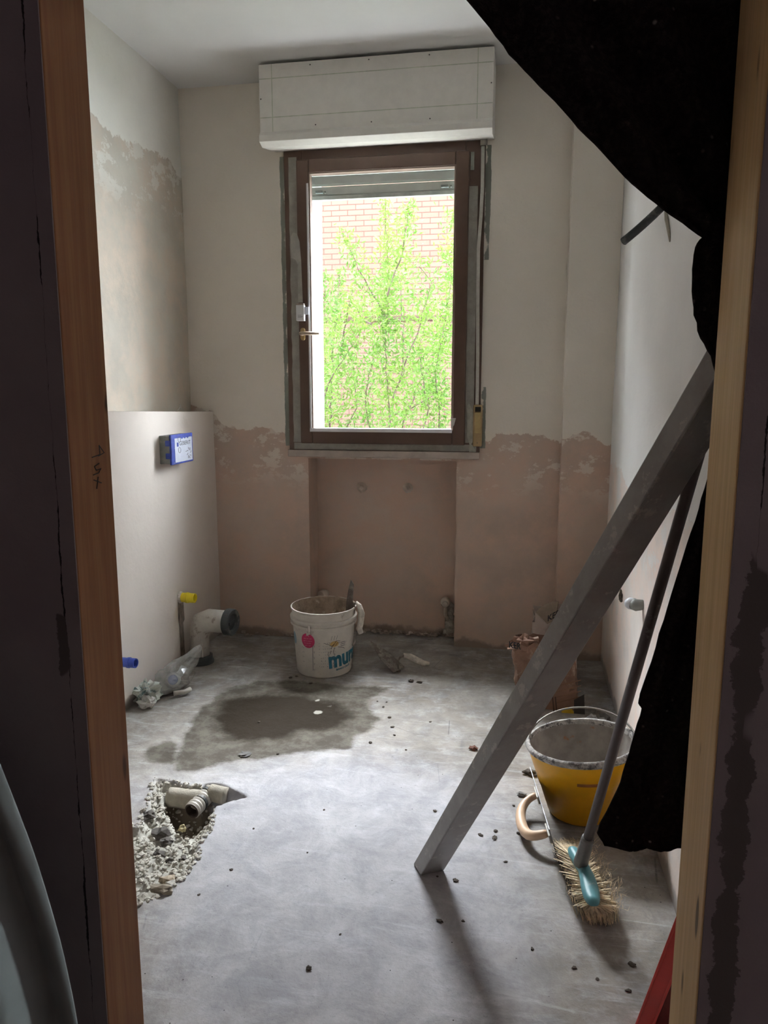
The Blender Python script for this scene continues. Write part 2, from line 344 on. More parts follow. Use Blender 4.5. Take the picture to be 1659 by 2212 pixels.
# ---------------------------------------------------------------- the room
YB=3.475; XL=-1.59; XR=.40; ZC=2.60; XLE=-1.475
def surf(name,o,u,v,Lu,Lv,mat,res=.02,holes=(),m=None,g=None,disp=None,parent=None):
    """grid surface from o along u,v; holes are (u0,u1,v0,v1) rectangles"""
    o=V(o);u=V(u);v=V(v); n=u.cross(v)
    def ticks(L,cuts):
        ts=sorted(set([0,L]+[c for c in cuts if 0<c<L])); out=[]
        for a,b in zip(ts,ts[1:]):
            k=max(1,round((b-a)/res)); out+=[a+(b-a)*i/k for i in range(k)]
        return out+[L]
    U=ticks(Lu,[c for h in holes for c in h[:2]]); W=ticks(Lv,[c for h in holes for c in h[2:]])
    vs=[];nu=len(U);nw=len(W);mm=[];gg=[]
    for b in W:
        for a in U:
            p=o+u*a+v*b
            if disp: p=p+n*disp(a,b)
            vs.append(p); mm.append(m(a,b) if m else 1.); gg.append(g(a,b) if g else -1.)
    fs=[]
    for j in range(nw-1):
        for i in range(nu-1):
            ca=(U[i]+U[i+1])/2; cb=(W[j]+W[j+1])/2
            if any(h[0]<ca<h[1] and h[2]<cb<h[3] for h in holes): continue
            fs.append((j*nu+i,j*nu+i+1,(j+1)*nu+i+1,(j+1)*nu+i))
    me=bpy.data.meshes.new(name); me.from_pydata([tuple(p) for p in vs],[],fs); me.materials.append(mat)
    for q in me.polygons: q.use_smooth=True
    for nm,arr in (('m',mm),('g',gg)):
        at=me.attributes.new(nm,'FLOAT','POINT'); at.data.foreach_set('value',arr)
    ob=bpy.data.objects.new(name,me); COL.objects.link(ob)
    if parent: ob.parent=parent
    return ob
wav=lambda a,b: .004*nz(a*2.1,b*2.1,1)
# window + niche openings in back wall (u=X-XL, v=z)
WX0,WX1,WZ0,WZ1=-1.085,-.175,.945,2.30
NX0,NX1,NZ1=-.997,-.28,.905
bl=[(-1.6,1.16),(-1.475,1.12),(-1.43,1.05),(-1.3,1.045),(-1.2,1.06),(-1.1,1.03),(-.2,1.02),(-.13,.99),(-.08,1.05),(0,1.02),(.1,1.03),(.2,.98)]
def mback(a,b): return b-interp(a+XL,bl)
def gback(a,b):
    x=a+XL; d1=min(abs(x-(WX0-.012)),abs(x-(WX1+.012)) if b<1.25 or b>1.8 else 1)
    return (.012-d1) if .95<b<2.3 else -1
wb=surf('wall_back',(XL,YB,0),(1,0,0),(0,0,1),XR-XL,ZC,M_back,.02,[(WX0-XL,WX1-XL,WZ0,WZ1),(NX0-XL,NX1-XL,-.1,NZ1)],mback,gback,wav); struct(wb)
# niche lining, window reveal lining, outer skin: children of the back wall
nich=surf('niche_lining',(NX0,3.63,0),(1,0,0),(0,0,1),NX1-NX0,NZ1,M_back,.03,m=lambda a,b:-1,parent=wb,disp=wav)
mb=MB(); mb.box((NX0-.02,YB,0),(NX0,3.66,NZ1)); mb.box((NX1,YB,0),(NX1+.02,3.66,NZ1)); mb.box((NX0-.02,YB+.01,NZ1),(NX1+.02,3.66,.915))
nj=mk('niche_jamb',mb,M_back,wb)
mb=MB()
YO=3.80
for lo,hi in [((XL-.2,3.66,-.3),(XR+.2,YO,WZ0)),((XL-.2,3.66,WZ1-.06),(XR+.2,YO,2.9)),((XL-.2,3.66,WZ0),(-1.0,YO,WZ1)),((-.27,3.66,WZ0),(XR+.2,YO,WZ1)),
              ((-1.2,3.50,WZ0-.04),(-1.0,3.66,WZ1+.2)),((-.27,3.50,WZ0-.04),(-.1,3.66,WZ1+.2)),((-1.2,3.52,WZ1),(-.1,3.66,2.7)),((-1.2,3.49,.915),(-.1,3.66,WZ0+.02))]:
    mb.box(lo,hi)
mk('outer_masonry',mb,M_extw,wb)
# pilaster at right of the back wall
pl=surf('trim_1',(.190,YB-.085,0),(1,0,0),(0,0,1),XR-.190,ZC,M_back,.02,m=lambda a,b:b-(1.02+.03*math.sin(a*22)),disp=wav); struct(pl)
surf('trim_return',(.190,YB+.01,0),(0,-1,0),(0,0,1),.095,ZC,M_back,.02,m=lambda a,b:b-1.0,parent=pl)
# left wall: pale paint above a ragged edge, grey render below
lbp=[(0,2.3)]+sorted([(px(x,y,XL).y,px(x,y,XL).z) for x,y in [(201,250),(240,285),(270,305),(300,320),(350,337),(372,352),(382,382)]])
lbp=[(1.5,2.6)]+lbp[1:]
def mleft(a,b): return b-interp(a+1.04,lbp)
struct(surf('wall_left',(XL,1.04,0),(0,1,0),(0,0,1),YB-1.04+.02,ZC,M_left,.02,[],mleft,None,wav))
# boxed-out lower wall with ledge
def zle(y): return 1.127+(3.46-y)*.0285
def ledisp(a,b): return 0
mb=MB(); lw=surf('wall_ledge',(XLE,1.04,0),(0,1,0),(0,0,1),YB-1.04+.02,1,M_ledge,.02,[],lambda a,b:1,None,None); struct(lw)
for vtx in lw.data.vertices: 
    vtx.co.z*=zle(vtx.co.y); vtx.co.x+=.003*nz(vtx.co.y*3,vtx.co.z*3)
mb=MB(); mb.add([(XLE,1.04,zle(1.04)),(XL,1.04,zle(1.04)-.004),(XL,YB+.02,zle(YB)-.004),(XLE,YB+.02,zle(YB))],[(0,1,2,3)]); mk('ledge_top',mb,M_ledge,lw)
# right wall
struct(surf('wall_right',(XR,YB+.02,0),(0,-1,0),(0,0,1),YB+.02-1.06,ZC,M_right,.02,[],lambda a,b:b-(.88+.05*math.sin(a*5)),None,wav))
mb=MB(); mb.box((XL-.2,1.0,ZC),(XR+.2,YO,ZC+.1)); struct(mk('ceiling',mb,M_ceil,loc=(0,0,0)))
mb=MB(); mb.box((XL-.2,1.0,-.3),(XL-.02,YO,ZC)); mb.box((XR+.02,1.0,-.3),(XR+.2,YO,ZC)); 
struct(mk('wall_outer',mb,M_extw,loc=(0,0,0)))
# doorway wall, jamb subframe, hallway shell
XJ0,XJ1=-.606,.252
mb=MB(); mb.box((XL-.2,.93,-.3),(XJ0-.022,1.036,ZC)); mb.box((XJ1+.03,.93,-.3),(XR+.2,1.058,ZC)); mb.box((XJ0-.022,.93,2.13),(XJ1+.03,1.036,ZC))
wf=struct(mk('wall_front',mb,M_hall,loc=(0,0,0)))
mb=MB(); mb.box((XL-.02,1.036,0),(XJ0-.022,1.0385,ZC)); mb.box((XJ1+.03,1.058,0),(XR+.02,1.061,ZC)); mb.box((XJ0-.022,1.036,2.13),(XJ1+.03,1.0385,ZC)); mk('room_side_plaster',mb,simple('room side plaster',(.86,.82,.75),.9,var=.04,scale=4),wf)
dr=struct(empty('door_1',(XJ0,.98,0)))
mb=MB(); mb.box((XJ0-.022,.982,0),(XJ0-.0015,1.038,2.13)); mb.box((XJ0-.022,.931,0),(XJ0+.0005,.982,2.13))
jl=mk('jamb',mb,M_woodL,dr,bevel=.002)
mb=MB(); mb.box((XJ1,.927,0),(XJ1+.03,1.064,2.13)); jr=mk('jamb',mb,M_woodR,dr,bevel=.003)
mb=MB(); mb.box((XJ0-.022,.929,0),(XJ0-.001,.932,2.13)); mb.box((XJ1+.002,.924,0),(XJ1+.03,.928,2.13)); mk('plaster_edge',mb,M_hall,dr)
mb=MB(); mb.box((XJ0-.022,.93,2.105),(XJ1+.03,1.04,2.13)); mk('jamb',mb,M_woodL,dr)
# handwritten pencil mark on the left jamb
def stroke(pp,y0=None,r=.0007):
    return [px(x,y,XJ0+.0006) for x,y in pp]
mb=MB()
for st in [[(199,988),(216,982)],[(216,982),(214,962)],[(214,962),(225,978),(213,985)],[(214,1001),(204,1008),(208,1016),(218,1012),(213,1022),(202,1026)],[(203,1037),(219,1043)],[(212,1030),(209,1056)]]:
    mb.tube(stroke(st),.0008,5)
mk('pencil_mark',mb,M_ink,jl)
mb=MB()
HX0,HX1,HY0=-1.5,1.5,-1.1
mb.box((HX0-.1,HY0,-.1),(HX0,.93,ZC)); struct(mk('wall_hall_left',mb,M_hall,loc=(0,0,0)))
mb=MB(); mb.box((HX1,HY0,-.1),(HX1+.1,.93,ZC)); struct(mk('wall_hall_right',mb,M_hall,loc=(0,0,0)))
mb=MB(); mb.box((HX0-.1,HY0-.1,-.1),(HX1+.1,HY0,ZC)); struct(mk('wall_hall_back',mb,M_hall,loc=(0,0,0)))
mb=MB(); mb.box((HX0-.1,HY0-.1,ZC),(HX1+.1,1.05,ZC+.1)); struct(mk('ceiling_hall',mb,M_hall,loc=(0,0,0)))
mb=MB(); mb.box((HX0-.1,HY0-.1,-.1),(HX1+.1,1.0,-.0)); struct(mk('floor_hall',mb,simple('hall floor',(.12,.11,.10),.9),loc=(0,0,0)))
# floor with broken pit
def pp(L): return [tuple(fl(x,y)[:2]) for x,y in L]
PIT=pp([(354,1712),(372,1697),(400,1707),(428,1711),(446,1695),(470,1694),(495,1704),(530,1722),(495,1730),(466,1742),(450,1768),(430,1783),(402,1796),(378,1782),(362,1752),(350,1728)])
RUB=pp([(338,1683),(375,1690),(400,1700),(452,1700),(458,1745),(452,1790),(428,1820),(424,1850),(395,1895),(355,1925),(300,1955)])+[(-1.15,1.50),(-1.15,1.78)]+pp([(300,1790),(318,1745),(330,1710)])
DAMP=pp([(380,1668),(372,1640),(395,1590),(420,1545),(480,1490),(560,1470),(640,1470),(720,1480),(845,1486),(830,1500),(792,1512),(800,1535),(822,1550),(810,1575),(770,1590),(760,1620),(660,1625),(560,1640),(480,1650),(420,1668)])
DAMP2=pp([(290,1650),(300,1620),(360,1590),(400,1600),(390,1660),(340,1655)])
WET=pp([(465,1548),(480,1515),(520,1503),(640,1500),(735,1520),(760,1552),(730,1575),(660,1578),(590,1600),(510,1600),(470,1580)])
LIT_DUST=pp([(300,1700),(560,1640),(760,1620),(900,1640),(1100,1700),(1130,1850),(1200,2000),(1100,2300),(300,2300)])  # dusty area, also paints in the paler bluish pool of daylight
SPOT=[pp([(676,1538),(686,1534),(698,1537),(694,1543),(680,1543)]),pp([(680,1512),(690,1510),(690,1515),(681,1516)]),pp([(707,1526),(716,1524),(712,1530)])]
PATCH=pp([(505,1628),(520,1615),(540,1616),(553,1640),(530,1636)])
def zf(x,y):
    z=.003*fbm(x,y,0,2.2,3)
    r=sdpoly(x,y,RUB) if -1.2<x<-.7 and 1.3<y<2.2 else -1
    if r>-.03:
        k=min(1,max(0,(r+.004)/.022)); z+=k*(-.022+.014*fbm(x,y,3,28,4))
        if r<0: z+=.006*max(0,1+r/.03)*(.5+nz(x,y,7,20))
    d=sdpoly(x,y,PIT) if r>-.2 and -1.2<x<-.7 else -1
    if d>-.01:
        k=min(1,max(0,(d+.004)/.024)); z+=k*(-.085+.018*fbm(x,y,5,25,3))
    return z
def build_floor():
    x0,x1,y0,y1=XL-.03,XR+.03,.93,3.66
    def ticks(a,b,fa,fb,c,f):
        out=[a]
        while out[-1]<b:
            q=out[-1]; out.append(q+(f if fa<=q<=fb else c))
        out[-1]=b; return out
    X=ticks(x0,x1,-1.16,-.76,.016,.006); Y=ticks(y0,y1,1.42,2.14,.016,.006)
    vs=[];A={k:[] for k in('damp','wet','dust','rub','spot')}
    for y in Y:
        for x in X:
            vs.append((x,y,zf(x,y)))
            A['damp'].append(max(sdpoly(x,y,DAMP),sdpoly(x,y,DAMP2)-.02,sdpoly(x,y,PATCH)*1.0)); A['wet'].append(sdpoly(x,y,WET)); A['dust'].append(sdpoly(x,y,LIT_DUST))
            A['rub'].append(sdpoly(x,y,RUB)); A['spot'].append(max(sdpoly(x,y,q) for q in SPOT))
    n=len(X); fs=[(j*n+i,j*n+i+1,(j+1)*n+i+1,(j+1)*n+i) for j in range(len(Y)-1) for i in range(n-1)]
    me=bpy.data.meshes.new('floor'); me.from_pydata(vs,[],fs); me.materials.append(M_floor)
    for q in me.polygons: q.use_smooth=True
    for k,a in A.items():
        at=me.attributes.new(k,'FLOAT','POINT'); at.data.foreach_set('value',a)
    o=bpy.data.objects.new('floor',me); COL.objects.link(o); struct(o)
build_floor()
# ---------------------------------------------------------------- outside
mb=MB(); mb.box((-14,3.68,2.9),(13,3.80,11)); mb.box((-14,3.68,-3),(XL-.2,3.80,2.9)); mb.box((XR+.2,3.68,-3),(13,3.80,2.9)); mb.box((XL-.2,3.68,-3),(XR+.2,3.80,-.3)); struct(mk('wall_exterior_blocker',mb,simple('own blocker facade',(.14,.09,.07),.9),loc=(0,0,0)))  # unseen upper building mass added to keep sky light off the opposite facade
gr=MB(); gr.box((-25,3.9,-3.1),(20,14,-3.0)); struct(mk('ground_outside',gr,M_ground,loc=(0,0,-3)))
bu=thing('brick_building',(-4,11.5,-3),'pink brick building facade seen through the window behind the tree','building')
mb=MB(); mb.box((-14,11.5,-3),(6,14,7.2)); mk('brick_wall',mb,M_brick,bu)
mb=MB(); zc=py(760,690,11.5).z; mb.box((-14,11.485,zc-.03),(6,11.5,zc+.03)); mk('floor_band',mb,simple('band',(.06,.035,.03),.9),bu)
mb=MB(); mb.box((-14,11.45,6.9),(6,11.5,7.25)); mk('roof_edge',mb,simple('roof edge',(.3,.3,.3),.8),bu)
tr=thing('leafy_tree',(py(845,1000,7.4).x,7.4,-3),'bright green leafy tree growing outside the window before the bricks','tree')
SH=[[(848,1100),(842,930),(832,760),(838,600),(832,430)],[(842,700),(795,620),(740,508)],[(838,640),(868,545),(888,445)],[(848,860),(900,720),(935,610),(905,575)],
    [(700,1000),(704,820),(700,690),(703,600)],[(712,930),(722,720),(733,590)],[(738,760),(748,690),(762,625)],[(955,1000),(940,800),(968,660),(975,590)],[(990,640),(985,540),(965,550)],[(992,520),(978,465)],
    [(862,940),(905,830),(960,740),(978,680)],[(845,900),(890,880),(965,840)],[(800,930),(790,860),(812,740)],[(740,950),(770,880),(760,760)],[(905,960),(925,880),(905,760),(925,660)],[(690,880),(725,800),(765,740),(785,700)],[(870,820),(870,700),(858,560)],[(800,700),(780,690),(770,660)]]
lb=MB(); bb=MB(); rng=random.Random(3)
base=V((py(845,1000,7.4).x,7.4,-3))
for si,sh in enumerate(SH):
    yy=7.4+rng.uniform(-.7,.7); P=[py(x,y,yy+rng.uniform(-.1,.1)) for x,y in sh]
    # densify
    Q=[]
    for a,b in zip(P,P[1:]):
        k=max(2,int((b-a).length/.08))
        for i in range(k): Q.append(a.lerp(b,i/k)+V((rng.uniform(-.012,.012),rng.uniform(-.02,.02),0)))
    Q.append(P[-1]); n=len(Q)
    if P[0].z<.4: Q=[base+V((0,0,.05)),base.lerp(P[0],.5)+V((0,0,-.3))]+Q; nb=2
    else: nb=0
    rad=[max(.003,.010*(1-i/len(Q))) for i in range(len(Q))]
    bb.tube(Q,rad,6)
    for i,q in enumerate(Q[nb:]):
        f=i/n; spread=.13*(1-f)**.6+.03
        if si in(3,10,11,14,16): spread*=1.6
        for k in range(64 if f<.85 else 40):
            c=q+V((rng.gauss(0,spread*.62),rng.gauss(0,spread*.7),rng.gauss(0,spread*.62)))
            d=V((rng.gauss(0,1),rng.gauss(0,.6),rng.gauss(.4,.9))).normalized(); L=rng.uniform(.035,.07); wv=d.cross(V((rng.gauss(0,1),rng.gauss(0,1),rng.gauss(0,1)))).normalized()*L*.13
            lb.add([c,c+d*L*.5+wv,c+d*L,c+d*L*.5-wv],[(0,1,2,3)])
bb.tube([base,base+V((0,0,.5)),base+V((.05,0,1.4))],[.11,.09,.07],10)
mk('trunk',bb,M_bark,tr); mk('foliage',lb,M_leaf,tr,fix=False)
# ---------------------------------------------------------------- window
wi=struct(empty('window_1',((WX0+WX1)/2,3.47,WZ0)))
def frame(x0,x1,z0,z1,t,y0,y1,tb=None):
    b=MB(); tb=tb or t
    b.box((x0,y0,z0),(x0+t,y1,z1)); b.box((x1-t,y0,z0),(x1,y1,z1)); b.box((x0+t,y0,z1-t),(x1-t,y1,z1)); b.box((x0+t,y0,z0),(x1-t,y1,z0+tb)); return b
mk('outer_frame',frame(WX0,WX1,WZ0,WZ1,.085,3.458,3.53),M_brown,wi,bevel=.003)
sa=mk('sash',frame(-1.022,-.243,.98,2.253,.058,3.436,3.50,.068),M_brown,wi,bevel=.005)
mk('glazing_bead',frame(-.967,-.299,1.044,2.199,.008,3.441,3.47),simple('bead',(.30,.22,.18),.5),sa)
mb=MB(); mb.box((-.966,3.458,1.04),(-.30,3.462,2.20)); mk('glass_pane',mb,M_glass,sa)
mb=MB(); mb.prism([py(x,y,3.433) for x,y in [(974,903),(985,903),(981,918),(974,927)]],(0,-.0006,0)); mk('tape_corner',mb,M_tapew,sa)
mb=MB(); mb.box((-.975,3.4335,1.036),(-.302,3.435,1.052)); mb.box((-.974,3.4335,1.05),(-.9655,3.435,2.15)); mk('tape_edge',mb,simple('white film tape',(.8,.8,.82),.5,var=.02),sa)
def ragged(pts,t=.0008,dy=3.4565,seed=0):
    b=MB(); b.prism([V((x,dy,z)) for x,z in pts],(0,-t,0)); return b
def strip(x0,x1,z0,z1,jit,seed,n=34,y=3.4565):
    r=random.Random(seed); L=[(x0+r.uniform(-jit,jit),z0+(z1-z0)*i/n) for i in range(n+1)]; R_=[(x1+r.uniform(-jit*.4,jit*.4),z0+(z1-z0)*i/n) for i in range(n+1)]
    b=MB()
    for i in range(n):
        q=[V((a,y,c)) for a,c in (L[i],R_[i],R_[i+1],L[i+1])]; b.prism(q,(0,-.0007,0))
    return b
mk('masking_tape',strip(-1.062,-1.024,.985,2.27,.002,1),M_tape,wi)
mk('masking_tape',strip(-.243,-.205,.99,2.11,.0015,2),M_tape,wi)
b=MB(); P=[(-1.03,1.82),(-1.05,1.83),(-1.052,1.92),(-1.04,1.94),(-1.022,1.935),(-1.01,1.90),(-1.004,1.82),(-.999,1.63),(-1.022,1.63),(-1.02,1.80)]
b.prism([V((x,3.4345,z)) for x,z in P],(0,-.001,0)); mk('peeling_tape',b,simple('peeling pale tape',(.42,.40,.355),.7),wi)
mk('masking_tape',strip(-.008,.028,0,.8,0,0) if 0 else MB().box((-1.06,3.455,.951),(-.19,3.4575,.982)),M_tape,wi)
b=MB(); b.prism([V((x,3.452,z)) for x,z in [(-.236,1.16),(-.226,1.17),(-.205,1.13),(-.207,1.0),(-.212,.985),(-.192,.955),(-.19,.915),(-.222,.915),(-.222,.985),(-.232,1.02)]],(0,-.001,0)); mk('torn_tape',b,simple('torn pale tape',(.42,.41,.35),.7,var=.15,scale=40),wi)
mk('frame_plate',MB().box((-.237,3.430,2.17),(-.222,3.436,2.243)),simple('hinge cover',(.20,.205,.18),.5),sa)
mb=MB(); mb.box((-1.088,3.438,.916),(-.175,3.60,.948)); mk('window_sill',mb,M_sill,wi,bevel=.003)
mb=MB(); mb.box((-1.02,3.50,1.0),(-.25,3.83,1.035)); mk('outer_sill',mb,M_extw,wi)
# handle
mb=MB(); c=py(655,722,3.432)
mb.lathe([(0,0),(.011,0),(.011,.006),(.009,.009),(0,.009)],c+V((0,0,.018)),20,(0,-1,0)); mb.lathe([(0,0),(.011,0),(.011,.006),(.009,.009),(0,.009)],c+V((0,0,-.018)),20,(0,-1,0)); mb.box(tuple(c+V((-.011,-.009,-.018))),tuple(c+V((.011,.0,.018))))
hr=mk('handle_rosette',mb,M_gold,sa,smooth=False,bevel=.001)
mb=MB(); mb.tube([c+V((0,0,0)),c+V((0,-.045,0)),c+V((.012,-.053,0)),c+V((.03,-.053,0)),c+V((.09,-.050,-.002))],[.008,.008,.008,.008,.0065],12); mk('handle_lever',mb,simple('worn beige lever',(.45,.36,.27),.4,.3),hr,smooth=True)
# small white box hung on the sash
wbx=thing('small_carton',py(653,672,3.43),'small white printed carton taped on the window sash above the handle','carton')
c=py(651,674,3.42); mb=MB(); mb.box(tuple(c+V((-.022,-.012,-.040))),tuple(c+V((.016,.014,.030)))); mk('carton_body',mb,simple('white carton',(.74,.74,.76),.6,var=.02),wbx,bevel=.001)
mb=MB(); mb.box(tuple(c+V((-.02,-.010,.0305))),tuple(c+V((.014,.012,.038)))); mk('carton_flap',mb,simple('pinkish flap',(.45,.36,.31),.7),wbx)
mb=MB(); mb.box(tuple(c+V((.0165,-.004,-.012))),tuple(c+V((.036,.0,.022)))); mk('adhesive_tab',mb,M_label,wbx)
for k,(dz,l) in enumerate([(-.016,.018),(-.022,.024),(-.026,.02)]):
    mb=MB(); mb.box(tuple(c+V((-.014,-.0126,dz))),tuple(c+V((-.014+l,-.012,dz+.0016)))); mk('printed_line',mb,M_faint,wbx)
# roller shutter outside
rs=thing('roller_shutter',(-.64,3.60,2.12),'raised grey roller shutter seen through the top of the window pane','shutter')
mb=MB()
z=2.128
for k in range(5):
    mb.prism([(-1.01,3.600,z),(-1.01,3.590,z+.008),(-1.01,3.590,z+.038),(-1.01,3.600,z+.046),(-1.01,3.606,z+.04),(-1.01,3.606,z+.006)],(.745,0,0)); z+=.048
mk('slats',mb,M_slat,rs)
mb=MB(); mb.box((-1.01,3.585,2.113),(-.265,3.612,2.130)); mk('bottom_rail',mb,simple('pale rail',(.50,.55,.50),.5),rs)
for x in (-.95,-.36):
    mb=MB(); mb.box((x-.02,3.57,2.140),(x+.015,3.59,2.152)); mb.box((x+.022,3.575,2.140),(x+.03,3.59,2.150)); mk('stopper',mb,simple('stopper',(.25,.30,.27),.5),rs,bevel=.002)
# shutter box
sb=thing('shutter_box',(-.63,3.36,2.27),'white painted roller shutter box mounted above the window','shutter box')
X0,X1,YF=-1.125,-.139,3.26
def prof(x): return [(x,YB-.004,2.300),(x,YF+.02,2.262),(x,YF-.016,2.276),(x,YF-.016,2.302),(x,YF,2.318),(x,YF,2.585),(x,YB-.004,2.585)]
mb=MB(); mb.prism([V(p) for p in prof(X0)],(X1-X0,0,0)); mk('casing',mb,M_white,sb,bevel=.002)
mb=MB(); t=.0016
for x in (-1.068,-.203): mb.box((x-t,YF-.0008,2.314),(x+t,YF+.001,2.584))
for z in (2.528,2.375): mb.box((X0+.002,YF-.0008,z-t),(X1-.002,YF+.001,z+t))
mk('joint_lines',mb,M_line,sb)
for x,z in [(-.90,2.570),(-.65,2.572),(-.40,2.572),(-.88,2.335),(-.64,2.332),(-.395,2.33),(-1.118,2.45),(-.148,2.45)]:
    mb=MB(); mb.lathe([(0,0),(.0028,0),(.0022,.0012),(0,.0012)],(x,YF,z),10,(0,-1,0)); mk('screw',mb,M_screw,sb)
# strap and winder
st=thing('shutter_strap',(-.187,3.44,1.13),'ivory webbing strap hanging beside the window from the shutter box','strap')
mb=MB(); pts=[(-.187,2.268),(-.186,2.1),(-.190,1.98),(-.198,1.85),(-.196,1.6),(-.192,1.4),(-.190,1.13)]
for (xa,za),(xb,zb) in zip(pts,pts[1:]):
    mb.prism([V((xa-.007,3.446,za)),V((xa+.008,3.446,za)),V((xb+.008,3.446,zb)),V((xb-.007,3.446,zb))],(0,-.0015,0))
mk('webbing',mb,M_strap,st)
mb=MB(); mb.tube([(-.197,3.44,2.283),(-.168,3.44,2.283)],.013,16); mk('guide_roller',mb,M_wire,st,smooth=True)
ww=thing('strap_winder',(-.184,3.45,.985),'beige brass shutter strap winder at the lower right of window frame','strap winder')
c=V((-.1855,3.450,1.065)); mb=MB(); mb.box((c.x-.021,3.436,.975),(c.x+.021,3.475,1.165)); mk('plate',mb,M_gold2,ww,bevel=.006)
mb=MB(); mb.box((c.x-.014,3.428,1.035),(c.x+.014,3.437,1.13)); mk('cover',mb,M_gold,ww,bevel=.004)
mb=MB(); mb.box((c.x-.012,3.4345,1.134),(c.x+.014,3.4362,1.155)); mk('slot',mb,M_dark,ww)
mb=MB(); mb.lathe([(0,0),(.003,0),(0,.001)],(c.x,3.4362,.992),10,(0,-1,0)); mk('screw',mb,M_screw,ww)
# ---------------------------------------------------------------- texts
def textmesh(body,size,align='LEFT',bold=0.):
    cu=bpy.data.curves.new('txt','FONT'); cu.body=body; cu.size=size; cu.align_x=align; cu.offset=bold; cu.resolution_u=3
    ob=bpy.data.objects.new('txt',cu); COL.objects.link(ob); bpy.context.view_layer.update()
    dg=bpy.context.evaluated_depsgraph_get(); me=bpy.data.meshes.new_from_object(ob.evaluated_get(dg)); bpy.data.objects.remove(ob)
    bm=bmesh.new(); bm.from_mesh(me); bmesh.ops.triangulate(bm,faces=bm.faces); 
    vs=[tuple(v.co) for v in bm.verts]; fs=[[v.index for v in f.verts] for f in bm.faces]; bm.free(); return vs,fs
def textmb(body,size,fn,bold=0.,b=None,align='LEFT'):
    vs,fs=textmesh(body,size,align,bold); b=b or MB(); b.add([fn(x,y) for x,y,_ in vs],fs); return b
# ---------------------------------------------------------------- left wall fittings
gb=thing('flush_plate_box',(XLE,3.10,.92),'blue and grey concealed cistern access box with white label on the plaster ledge wall','access box')
# slightly turned box projecting from the boxing
pA=V((XLE+.045,2.945,0)); pB=V((XLE+.005,3.175,0))
e=V((.03,.20,0)).normalized()
C0=py(368.5,939,2.93); 
P0=px(369,940,XLE+.055); P1=px(415.5,934,XLE+.055); Q0=px(369,1006,XLE+.055); Q1=px(415.5,996,XLE+.055)
yA,yB=P0.y,P1.y; zT=(P0.z+P1.z)/2; zB=(Q0.z+Q1.z)/2
mb=MB(); mb.box((XLE-.03,yA+.003,zB+.004),(XLE+.045,yB-.003,zT-.004)); mk('housing',mb,M_greyp,gb,bevel=.003)
mb=MB(); mb.box((XLE+.045,yA,zB),(XLE+.055,yB,zT))
for zz in (.3,.72): mb.box((XLE+.028,yA-.003,zB+(zT-zB)*zz-.012),(XLE+.05,yA+.004,zB+(zT-zB)*zz+.012))
cvr=mk('cover',mb,M_blue,gb,bevel=.003)
W=yB-yA; Hh=zT-zB; LY0=yA+W*.15; LY1=yB-W*.05; LZ0=zB+.008; LZ1=zT-Hh*.13
mb=MB(); n=12; top=[(LY1-(LY1-LY0)*i/n, LZ1-(.006 if i in(3,5,7) else 0)) for i in range(n+1)]
mb.prism([V((XLE+.0552,LY0,LZ0)),V((XLE+.0552,LY1,LZ0))]+[V((XLE+.0552,y,z)) for y,z in top],(.0006,0,0)); lab=mk('printed_label',mb,M_label,cvr)
xs=XLE+.0564; tw=(LY1-LY0)
vs,fs=textmesh('GEBERIT',.04,bold=0.0); wmax=max(v[0] for v in vs); k=(tw*.66)/wmax
mb=MB(); mb.add([V((xs,LY0+tw*.24+x*k,LZ1-Hh*.25+y*.60)) for x,y,_ in vs],fs); mk('lettering',mb,M_ink,lab,fix=False)
mb=MB(); mb.box((xs-.0004,LY0+tw*.11,LZ1-Hh*.28),(xs+.0002,LY0+tw*.20,LZ1-Hh*.145)); mk('blue_square',mb,M_blue,lab)
mb=MB(); yc,zc2=LY0+tw*.80,LZ0+Hh*.25
for a in range(8): mb.tube([(xs,yc+.012*math.cos(a*.785),zc2+.014*math.sin(a*.785)),(xs,yc+.022*math.cos(a*.785+.3),zc2+.026*math.sin(a*.785+.3))],.0012,4)
mb.tube([(xs,LY0+tw*.6,LZ0+.04),(xs,yc-.02,LZ0+.04)],.001,4)
mk('emblem',mb,M_faint,lab)
mb=MB()
for zz in (.05,.095): mb.tube([(xs,LY0+tw*.25+.012*math.cos(a),LZ0+zz+.012*math.sin(a)) for a in [i*.7 for i in range(10)]],.0009,4)
mk('emblem',mb,M_faint,lab)
# yellow and blue sleeves
def sleeve(name,c,r,L,mat,label,d=(1,-.05,0)):
    t=thing(name,c,label,'pipe'); d=V(d).normalized(); c=V(c)
    b=MB(); b.lathe([(r,-.03),(r,L*.45),(r*1.12,L*.45),(r*1.12,L*.6),(r,L*.62),(r,L),(r*.82,L),(r*.82,.0),(0,0)],c,24,d); mk('sleeve_body',b,mat,t,smooth=False); return t
ys=px(388,1290,XLE); t=sleeve('pipe_sleeve',ys,.0215,.075,M_yel,'yellow capped pipe stub on the plaster ledge wall above the white drain elbow')
mk('mortar_ring',MB().lathe([(.022,0),(.028,.004),(.022,.014)],ys,14,(1,0,0)),M_crust,t)
bs=px(262,1430,XLE); sleeve('pipe_sleeve',bs,.0185,.062,M_blu,'blue capped pipe stub low on the ledge wall beside the left door jamb')
# chase under the yellow sleeve
mb=MB(); mb.prism([V((XLE+.0015,ys.y+dy,z)) for dy,z in [(-.02,.31),(.03,.30),(.035,.20),(.02,.19),(.025,.0),(-.02,.0),(-.015,.18),(-.025,.22)]],(.0008,0,0))
ch=mk('wall_chase',mb,simple('raw chase mortar',(.22,.175,.14),.95,var=.3,scale=50,bump=.003),lw)
